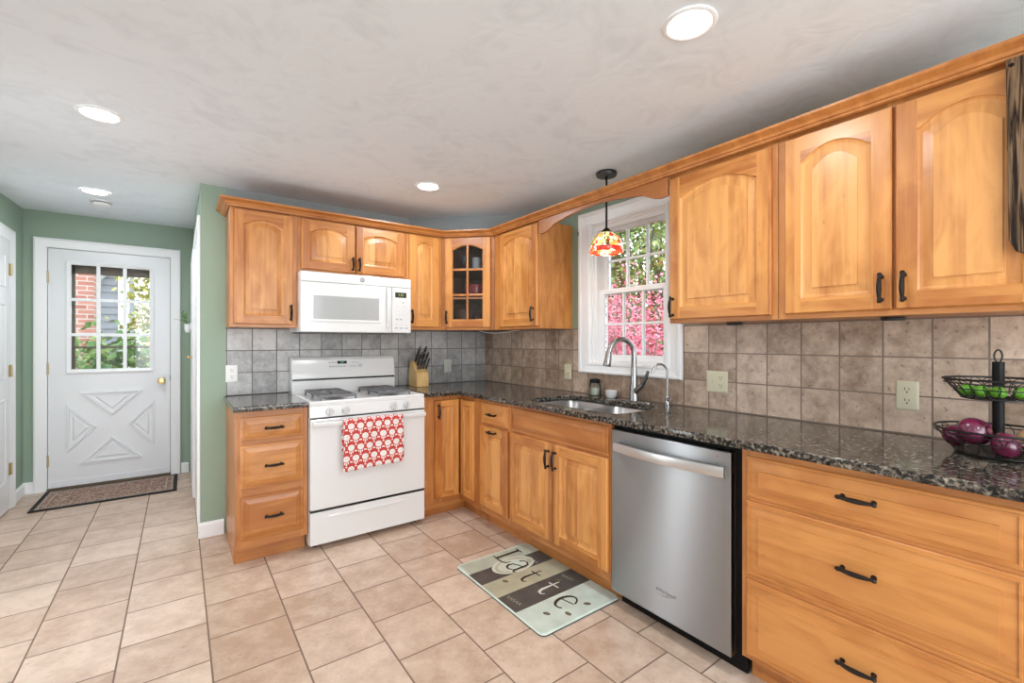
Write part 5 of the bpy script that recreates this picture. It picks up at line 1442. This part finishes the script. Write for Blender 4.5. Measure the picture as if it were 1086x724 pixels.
# ------------------------------------------------------------------ pendant with a stained-glass shade
def tiffany():
    m, N, L, B = new_mat('stained_glass_shade')
    tc = N.new('ShaderNodeTexCoord'); sep = N.new('ShaderNodeSeparateXYZ'); L.new(tc.outputs['Object'], sep.inputs[0])
    at = math_node(N, 'ARCTAN2'); L.new(sep.outputs['Y'], at.inputs[0]); L.new(sep.outputs['X'], at.inputs[1])
    au = math_node(N, 'MULTIPLY', b=0.075); L.new(at.outputs[0], au.inputs[0])
    cb = N.new('ShaderNodeCombineXYZ'); L.new(au.outputs[0], cb.inputs[0]); L.new(sep.outputs['Z'], cb.inputs[1])
    vo = N.new('ShaderNodeTexVoronoi'); vo.inputs['Scale'].default_value = 50; vo.inputs['Randomness'].default_value = 0.65; L.new(cb.outputs[0], vo.inputs['Vector'])
    ve = N.new('ShaderNodeTexVoronoi'); ve.feature = 'DISTANCE_TO_EDGE'; ve.inputs['Scale'].default_value = 50; ve.inputs['Randomness'].default_value = 0.65; L.new(cb.outputs[0], ve.inputs['Vector'])
    sp = N.new('ShaderNodeSeparateXYZ'); L.new(vo.outputs['Color'], sp.inputs[0])
    rp = ramp(N, [(0.0, (0.90, 0.72, 0.30)), (0.34, (0.95, 0.86, 0.55)), (0.52, (0.93, 0.45, 0.08)), (0.64, (0.62, 0.04, 0.02)), (0.78, (0.32, 0.36, 0.08)), (0.90, (0.95, 0.88, 0.66))])
    rp.color_ramp.interpolation = 'CONSTANT'; L.new(sp.outputs[0], rp.inputs[0])
    # a red band round the skirt, cream pieces along the rim
    bz = N.new('ShaderNodeMapRange'); bz.inputs[1].default_value = 0.020; bz.inputs[2].default_value = 0.021; L.new(sep.outputs['Z'], bz.inputs[0])
    rim = ramp(N, [(0.0, (0.80, 0.05, 0.02)), (0.45, (0.72, 0.035, 0.02)), (0.62, (0.92, 0.85, 0.70)), (0.85, (0.90, 0.30, 0.10))]); rim.color_ramp.interpolation = 'CONSTANT'; L.new(sp.outputs[1], rim.inputs[0])
    mz = N.new('ShaderNodeMapRange'); mz.inputs[1].default_value = 0.042; mz.inputs[2].default_value = 0.0425; L.new(sep.outputs['Z'], mz.inputs[0])
    m0 = N.new('ShaderNodeMix'); m0.data_type = 'RGBA'; L.new(mz.outputs[0], m0.inputs[0]); L.new(rim.outputs[0], m0.inputs[6]); L.new(rp.outputs[0], m0.inputs[7])
    ed = N.new('ShaderNodeMapRange'); ed.inputs[1].default_value = 0.035; ed.inputs[2].default_value = 0.05; L.new(ve.outputs['Distance'], ed.inputs[0])
    m1 = N.new('ShaderNodeMix'); m1.data_type = 'RGBA'; m1.inputs[6].default_value = (0.03, 0.02, 0.015, 1); L.new(ed.outputs[0], m1.inputs[0]); L.new(m0.outputs[2], m1.inputs[7])
    L.new(m1.outputs[2], B.inputs['Base Color']); L.new(m1.outputs[2], B.inputs['Emission Color']); B.inputs['Emission Strength'].default_value = 0.75
    B.inputs['Roughness'].default_value = 0.25
    return m
pd = thing('pendant_lamp', 'hanging lamp with red and amber stained-glass shade before window', 'pendant lamp', (-0.215, -1.69, 1.805))
zc_ = CEIL - 1.805
b = MB(); b.lathe([(0.0, zc_ - 0.0005), (0.062, zc_ - 0.0005), (0.064, zc_ - 0.006), (0.060, zc_ - 0.022), (0.0, zc_ - 0.024)], (0, 0, 0), 30); b.build('canopy', plain('canopy_grey', (0.06, 0.06, 0.062), 0.35, metal=0.7), pd)
b = MB(); b.tube([(0, 0, 0.14), (0, 0, zc_ - 0.02)], 0.0062, 10); b.build('rod', black_m, pd)
b = MB(); b.lathe([(0.0, 0.164), (0.012, 0.162), (0.024, 0.150), (0.034, 0.139), (0.03, 0.136), (0.0, 0.136)], (0, 0, 0), 24); b.build('cap', black_m, pd)
b = MB(); pr = [(0.028, 0.138), (0.053, 0.128), (0.074, 0.109), (0.088, 0.084), (0.095, 0.062), (0.099, 0.046), (0.101, 0.030)]
pr2 = [(r - 0.002, z) for r, z in pr]
lps = []
NN = 48
for r, z in pr: lps.append([(r * math.cos(2 * math.pi * k / NN), r * math.sin(2 * math.pi * k / NN), z) for k in range(NN)])
lps.append([(0.102 * math.cos(2 * math.pi * k / NN), 0.102 * math.sin(2 * math.pi * k / NN), 0.016 - 0.006 * abs(math.sin(k * math.pi / 4))) for k in range(NN)])
b.loops(lps, False, False); sh_ = b.build('shade', tiffany(), pd, smooth=60)
md = sh_.modifiers.new('thickness', 'SOLIDIFY'); md.thickness = 0.002
b = MB(); b.lathe([(0.0, 0.135), (0.013, 0.135), (0.014, 0.10), (0.026, 0.075), (0.028, 0.06), (0.02, 0.04), (0.0, 0.034)], (0, 0, 0), 16); b.build('bulb', plain('warm_bulb', (1, 0.9, 0.7), 0.4, emis=(1, 0.8, 0.5), estr=1.5), pd)
pl_ = bpy.data.lights.new('pendant_bulb', 'POINT'); pl_.energy = PENDANT_W; pl_.color = (1, 0.82, 0.58); pl_.shadow_soft_size = 0.03
po = bpy.data.objects.new('pendant_bulb', pl_); COL.objects.link(po); po.parent = pd; po.location = (0, 0, 0.03)

# ================================================================== SMALL THINGS
# puck lights under the right-hand cabinets
for (x, y, lab) in ((-0.16, -2.45, 'round puck light under the cabinet right of the window'), (-0.16, -3.05, 'round puck light under the cabinet above the fruit basket')):
    b = MB(); b.lathe([(0.0, 0.0), (0.036, 0.0), (0.038, -0.004), (0.034, -0.013), (0.0, -0.014)], (0, 0, 0), 24)
    o = b.build('puck_light', plain('puck_grey', (0.05, 0.05, 0.05), 0.35, metal=0.5), None); o.location = (x, y, UZ0 - 0.0006); tag(o, lab, 'cabinet light', 'puck lights under cabinets')
b = MB(); pts = []
for i in range(20):
    t = i / 19; pts.append((-0.33 + 0.20 * t, -0.42 - 0.28 * t, UZ0 - 0.0035 - 0.026 * math.sin(math.pi * min(1, t * 1.1)) * (1 - 0.4 * t)))
b.tube(pts, 0.0028, 6); tag(b.build('lamp_cord', white_pl, None, smooth=60), 'thin white cord sagging under the glass corner cabinet', 'cord')

# rustic dark plank hung on the right-hand cabinet door
def rustic():
    m, N, L, B = new_mat('rustic_plank'); tc = N.new('ShaderNodeTexCoord'); mp = N.new('ShaderNodeMapping'); mp.inputs['Scale'].default_value = (110, 110, 5)
    L.new(tc.outputs['Object'], mp.inputs[0]); nz = N.new('ShaderNodeTexNoise'); nz.inputs['Scale'].default_value = 1; nz.inputs['Detail'].default_value = 4; nz.inputs['Distortion'].default_value = 1.0; L.new(mp.outputs[0], nz.inputs['Vector'])
    rp = ramp(N, [(0.40, (0.012, 0.008, 0.006)), (0.50, (0.075, 0.042, 0.022)), (0.62, (0.20, 0.125, 0.07))]); L.new(nz.outputs['Fac'], rp.inputs[0]); L.new(rp.outputs[0], B.inputs['Base Color'])
    B.inputs['Roughness'].default_value = 0.8; B.inputs['Specular IOR Level'].default_value = 0.2
    return m
t = thing('rustic_board', 'dark weathered wooden plank hanging on the rightmost wall cabinet door', 'wall decor', (-0.3265, -3.357, 2.107), RW)
b = MB(); b.prism([(0.0, 0.0), (0.09, 0.0), (0.09, -0.60), (0.020, -0.565), (0.006, -0.53)], lambda p, q, d: (p, d, q), -0.022, -0.0005)
b.build('plank', rustic(), t, smooth=0, bevel=0.002)
b = MB(); b.lathe([(0.0, 0), (0.006, 0), (0.005, -0.003), (0, -0.004)], (0.012, -0.022, -0.02), 10, 'y'); b.build('nail', black_m, t)

# sprig in a little wall pocket in the hall
t = thing('hanging_planter', 'tiny white wall pot holding a green sprig beside entry door', 'plant', (XP - 0.052, 1.45, 1.36))
b = MB(); b.lathe([(0.0, 0), (0.014, 0), (0.022, 0.03), (0.024, 0.075), (0.021, 0.075), (0.0, 0.03)], (0, 0, 0), 14); b.box(0.020, 0.028, -0.01, 0.01, 0.02, 0.09); b.build('pot', white_en, t)
b = MB()
random.seed(3)
for k in range(7):
    a = random.uniform(0, 6.28); l = random.uniform(0.05, 0.11); p1 = Vector((-abs(math.cos(a)) * 0.5 * l, math.sin(a) * l * 0.4, 0.075 + 0.7 * l))
    b.tube([(0, 0, 0.05), p1 * 0.6 + Vector((0, 0, 0.03)), p1], [0.002, 0.0018, 0.001], 5)
    for j in range(4):
        c_ = p1 * (0.7 + 0.1 * j) + Vector((0, 0, 0.02)); d_ = Vector((random.uniform(-1, 0.2), random.uniform(-1, 1), random.uniform(-0.2, 0.8))).normalized(); s_ = d_.cross(Vector((0, 0, 1))).normalized()
        b.quad([c_, c_ + d_ * 0.02 + s_ * 0.008, c_ + d_ * 0.042, c_ + d_ * 0.02 - s_ * 0.008])
b.tube([(0, 0, 0.08), (-0.05, 0.0, 0.11), (-0.10, 0.01, 0.12)], [0.002, 0.002, 0.001], 5)
b.build('sprig', plain('leaf_green', (0.10, 0.24, 0.04), 0.5), t, smooth=0)

# ================================================================== OUTDOORS
grass = plain('autumn_lawn', (0.10, 0.14, 0.045), 0.9, noise=0.5, nscale=3)
b = MB(); b.box(0.17, 30, -20, 20, -0.5, -0.3); b.box(-20, 0.17, 2.03, 25, -0.5, -0.3)
o = b.build('lawn', grass, None, smooth=0); o['kind'] = 'structure'


def leaf_mat(name, stops, rough=0.55):
    m, N, L, B = new_mat(name); tc = N.new('ShaderNodeTexCoord'); nz = N.new('ShaderNodeTexNoise'); nz.inputs['Scale'].default_value = 9; nz.inputs['Detail'].default_value = 4
    L.new(tc.outputs['Object'], nz.inputs['Vector']); rp = ramp(N, stops); L.new(nz.outputs['Fac'], rp.inputs[0]); L.new(rp.outputs[0], B.inputs['Base Color'])
    B.inputs['Roughness'].default_value = rough
    B.inputs['Subsurface Weight'].default_value = 0.0
    return m


def leafy(name, label, cat, loc, size, n, leaf, mat, branch_mat, seed, group=None, flat_bottom=True, nbr=26, hollow=0.25):
    rnd = random.Random(seed)
    t = thing(name, label, cat, loc, 0, group)
    b = MB(); sx, sy, sz = size
    centres = [Vector((rnd.gauss(0, 0.42) * sx, rnd.gauss(0, 0.42) * sy, (0.12 + 0.88 * rnd.random()) * sz)) for _ in range(max(12, n // 45))]
    cl = 0.17 * (sx + sy + sz) / 3
    for i in range(n):
        c = rnd.choice(centres); p = c + Vector((rnd.gauss(0, cl), rnd.gauss(0, cl), rnd.gauss(0, cl)))
        if p.z < 0.02: p.z = 0.02 + rnd.random() * 0.2
        d = Vector((rnd.uniform(-1, 1), rnd.uniform(-1, 1), rnd.uniform(-0.7, 0.7))).normalized()
        s = d.cross(Vector((rnd.uniform(-1, 1), rnd.uniform(-1, 1), rnd.uniform(-1, 1)))).normalized()
        l = leaf * rnd.uniform(0.6, 1.35); w = l * 0.42
        b.quad([p, p + d * l * 0.5 + s * w, p + d * l, p + d * l * 0.5 - s * w])
    f = b.build('foliage', mat, t, smooth=0); f['kind'] = 'stuff'
    b = MB()
    for k in range(nbr):
        c = rnd.choice(centres); q = Vector((c.x * 0.15, c.y * 0.15, 0))
        m_ = q.lerp(c, 0.55) + Vector((rnd.uniform(-.1, .1) * sx, rnd.uniform(-.1, .1) * sy, 0.1 * sz))
        b.tube([q, m_, c], [0.014 * sz, 0.007 * sz, 0.003 * sz], 5)
    b.build('branches', branch_mat, t, smooth=60)
    return t


bark = plain('bark', (0.11, 0.085, 0.065), 0.9); pale_bark = plain('pale_bark', (0.28, 0.23, 0.19), 0.9)
pink_m = leaf_mat('pink_leaf', [(0.32, (0.62, 0.06, 0.14)), (0.52, (0.80, 0.20, 0.28)), (0.72, (0.85, 0.42, 0.42))])
green_m = leaf_mat('green_leaf', [(0.32, (0.07, 0.14, 0.02)), (0.52, (0.20, 0.28, 0.07)), (0.72, (0.50, 0.46, 0.16))])
dgreen_m = leaf_mat('mid_green_leaf', [(0.32, (0.05, 0.14, 0.03)), (0.52, (0.16, 0.30, 0.06)), (0.72, (0.42, 0.46, 0.14))])
yel_m = leaf_mat('yellow_leaf', [(0.32, (0.22, 0.30, 0.05)), (0.52, (0.46, 0.44, 0.10)), (0.72, (0.62, 0.40, 0.14))])
leafy('autumn_bush', 'bright pink autumn bush outside the window, filling the lower panes', 'bush', (2.3, 0.15, -0.3), (0.8, 1.5, 1.95), 7000, 0.05, pink_m, pale_bark, 11, 'pink bushes outside the window', nbr=70)
leafy('autumn_bush', 'pink autumn bush farther left outside the kitchen window', 'bush', (4.0, 2.2, -0.3), (1.0, 1.6, 2.35), 6000, 0.06, pink_m, pale_bark, 12, 'pink bushes outside the window', nbr=60)
leafy('autumn_bush', 'pink autumn bush outside, right of the one filling the lower window panes', 'bush', (2.6, -3.6, -0.3), (0.8, 1.0, 1.9), 4500, 0.05, pink_m, pale_bark, 15, 'pink bushes outside the window', nbr=50)
leafy('garden_tree', 'green and yellow tree filling the upper window panes', 'tree', (8.0, 5.0, -0.3), (2.2, 3.4, 6.5), 9000, 0.13, green_m, bark, 13, 'trees outside the window', nbr=50)
leafy('garden_tree', 'taller green tree behind the pink bush at the right window edge', 'tree', (16.0, 9.0, -0.3), (2.2, 4.0, 9.5), 8000, 0.17, yel_m, bark, 14, 'trees outside the window', nbr=40)

# outside the entry door: brick corner, grey clapboard house, shrubs
def brick_mat():
    m, N, L, B = new_mat('red_brick'); tc = N.new('ShaderNodeTexCoord'); sep = N.new('ShaderNodeSeparateXYZ'); L.new(tc.outputs['Object'], sep.inputs[0])
    cb = N.new('ShaderNodeCombineXYZ'); ad = math_node(N, 'ADD'); L.new(sep.outputs['X'], ad.inputs[0]); L.new(sep.outputs['Y'], ad.inputs[1]); L.new(ad.outputs[0], cb.inputs[0]); L.new(sep.outputs['Z'], cb.inputs[1])
    br = N.new('ShaderNodeTexBrick'); br.inputs['Scale'].default_value = 1; br.inputs['Brick Width'].default_value = 0.17; br.inputs['Row Height'].default_value = 0.055; br.inputs['Mortar Size'].default_value = 0.006
    br.inputs['Color1'].default_value = (0.34, 0.12, 0.085, 1); br.inputs['Color2'].default_value = (0.46, 0.20, 0.15, 1); br.inputs['Mortar'].default_value = (0.50, 0.44, 0.40, 1)
    L.new(cb.outputs[0], br.inputs['Vector']); L.new(br.outputs['Color'], B.inputs['Base Color']); B.inputs['Roughness'].default_value = 0.9
    return m
b = MB(); b.box(-5.2, -3.12, 3.6, 4.0, -0.3, 4.2)
tag(b.build('brick_wall', brick_mat(), None, smooth=0), 'red brick wall outside the entry door, at the left panes', 'wall')
hs = thing('neighbour_house', 'grey clapboard house with white corner board outside entry door', 'house', (-3.2, 8.0, -0.3))
b = MB()
for k in range(34):
    z = k * 0.14; b.prism([(0, z), (-0.025, z), (-0.006, z + 0.14), (0, z + 0.14)], lambda p, q, d: (d, p, q), -3.0, 0.0)
b.box(-3.0, 0.0, 0, 3.0, 0, 4.76); b.build('siding', plain('grey_clapboard', (0.26, 0.27, 0.30), 0.8), hs, smooth=0)
b = MB(); b.box(-0.06, 0.10, -0.06, 0.03, 0, 4.5); b.build('corner_board', white_paint, hs, smooth=0)
b = MB(); b.prism([(-3.2, 4.5), (-3.2, 4.76), (0.4, 4.76), (0.4, 4.5)], lambda p, q, d: (p, d, q), -0.4, 3.0)
b.build('eave', plain('grey_eave', (0.30, 0.30, 0.31), 0.8), hs, smooth=0)
b = MB(); b.tube([(-0.75, -0.12, 1.8), (-0.72, -0.12, 2.2), (-0.08, -0.10, 3.1)], 0.045, 8); b.build('downspout', plain('spout_grey', (0.42, 0.42, 0.43), 0.5), hs)
leafy('garden_shrub', 'green and yellow shrub outside the entry door, at the right panes', 'shrub', (-2.50, 6.2, -0.3), (0.42, 0.5, 2.75), 3600, 0.085, yel_m, bark, 21, 'shrubs outside the entry door', nbr=24)
leafy('garden_shrub', 'low dark green shrub outside the entry door, below the brick', 'shrub', (-2.75, 2.85, -0.3), (0.7, 0.22, 1.45), 3600, 0.075, dgreen_m, bark, 22, 'shrubs outside the entry door', nbr=20)
leafy('garden_tree', 'tall loose tree beyond the grey house outside the entry door', 'tree', (-1.6, 17.5, -0.3), (2.0, 1.6, 8.5), 6000, 0.16, green_m, bark, 23, nbr=30)
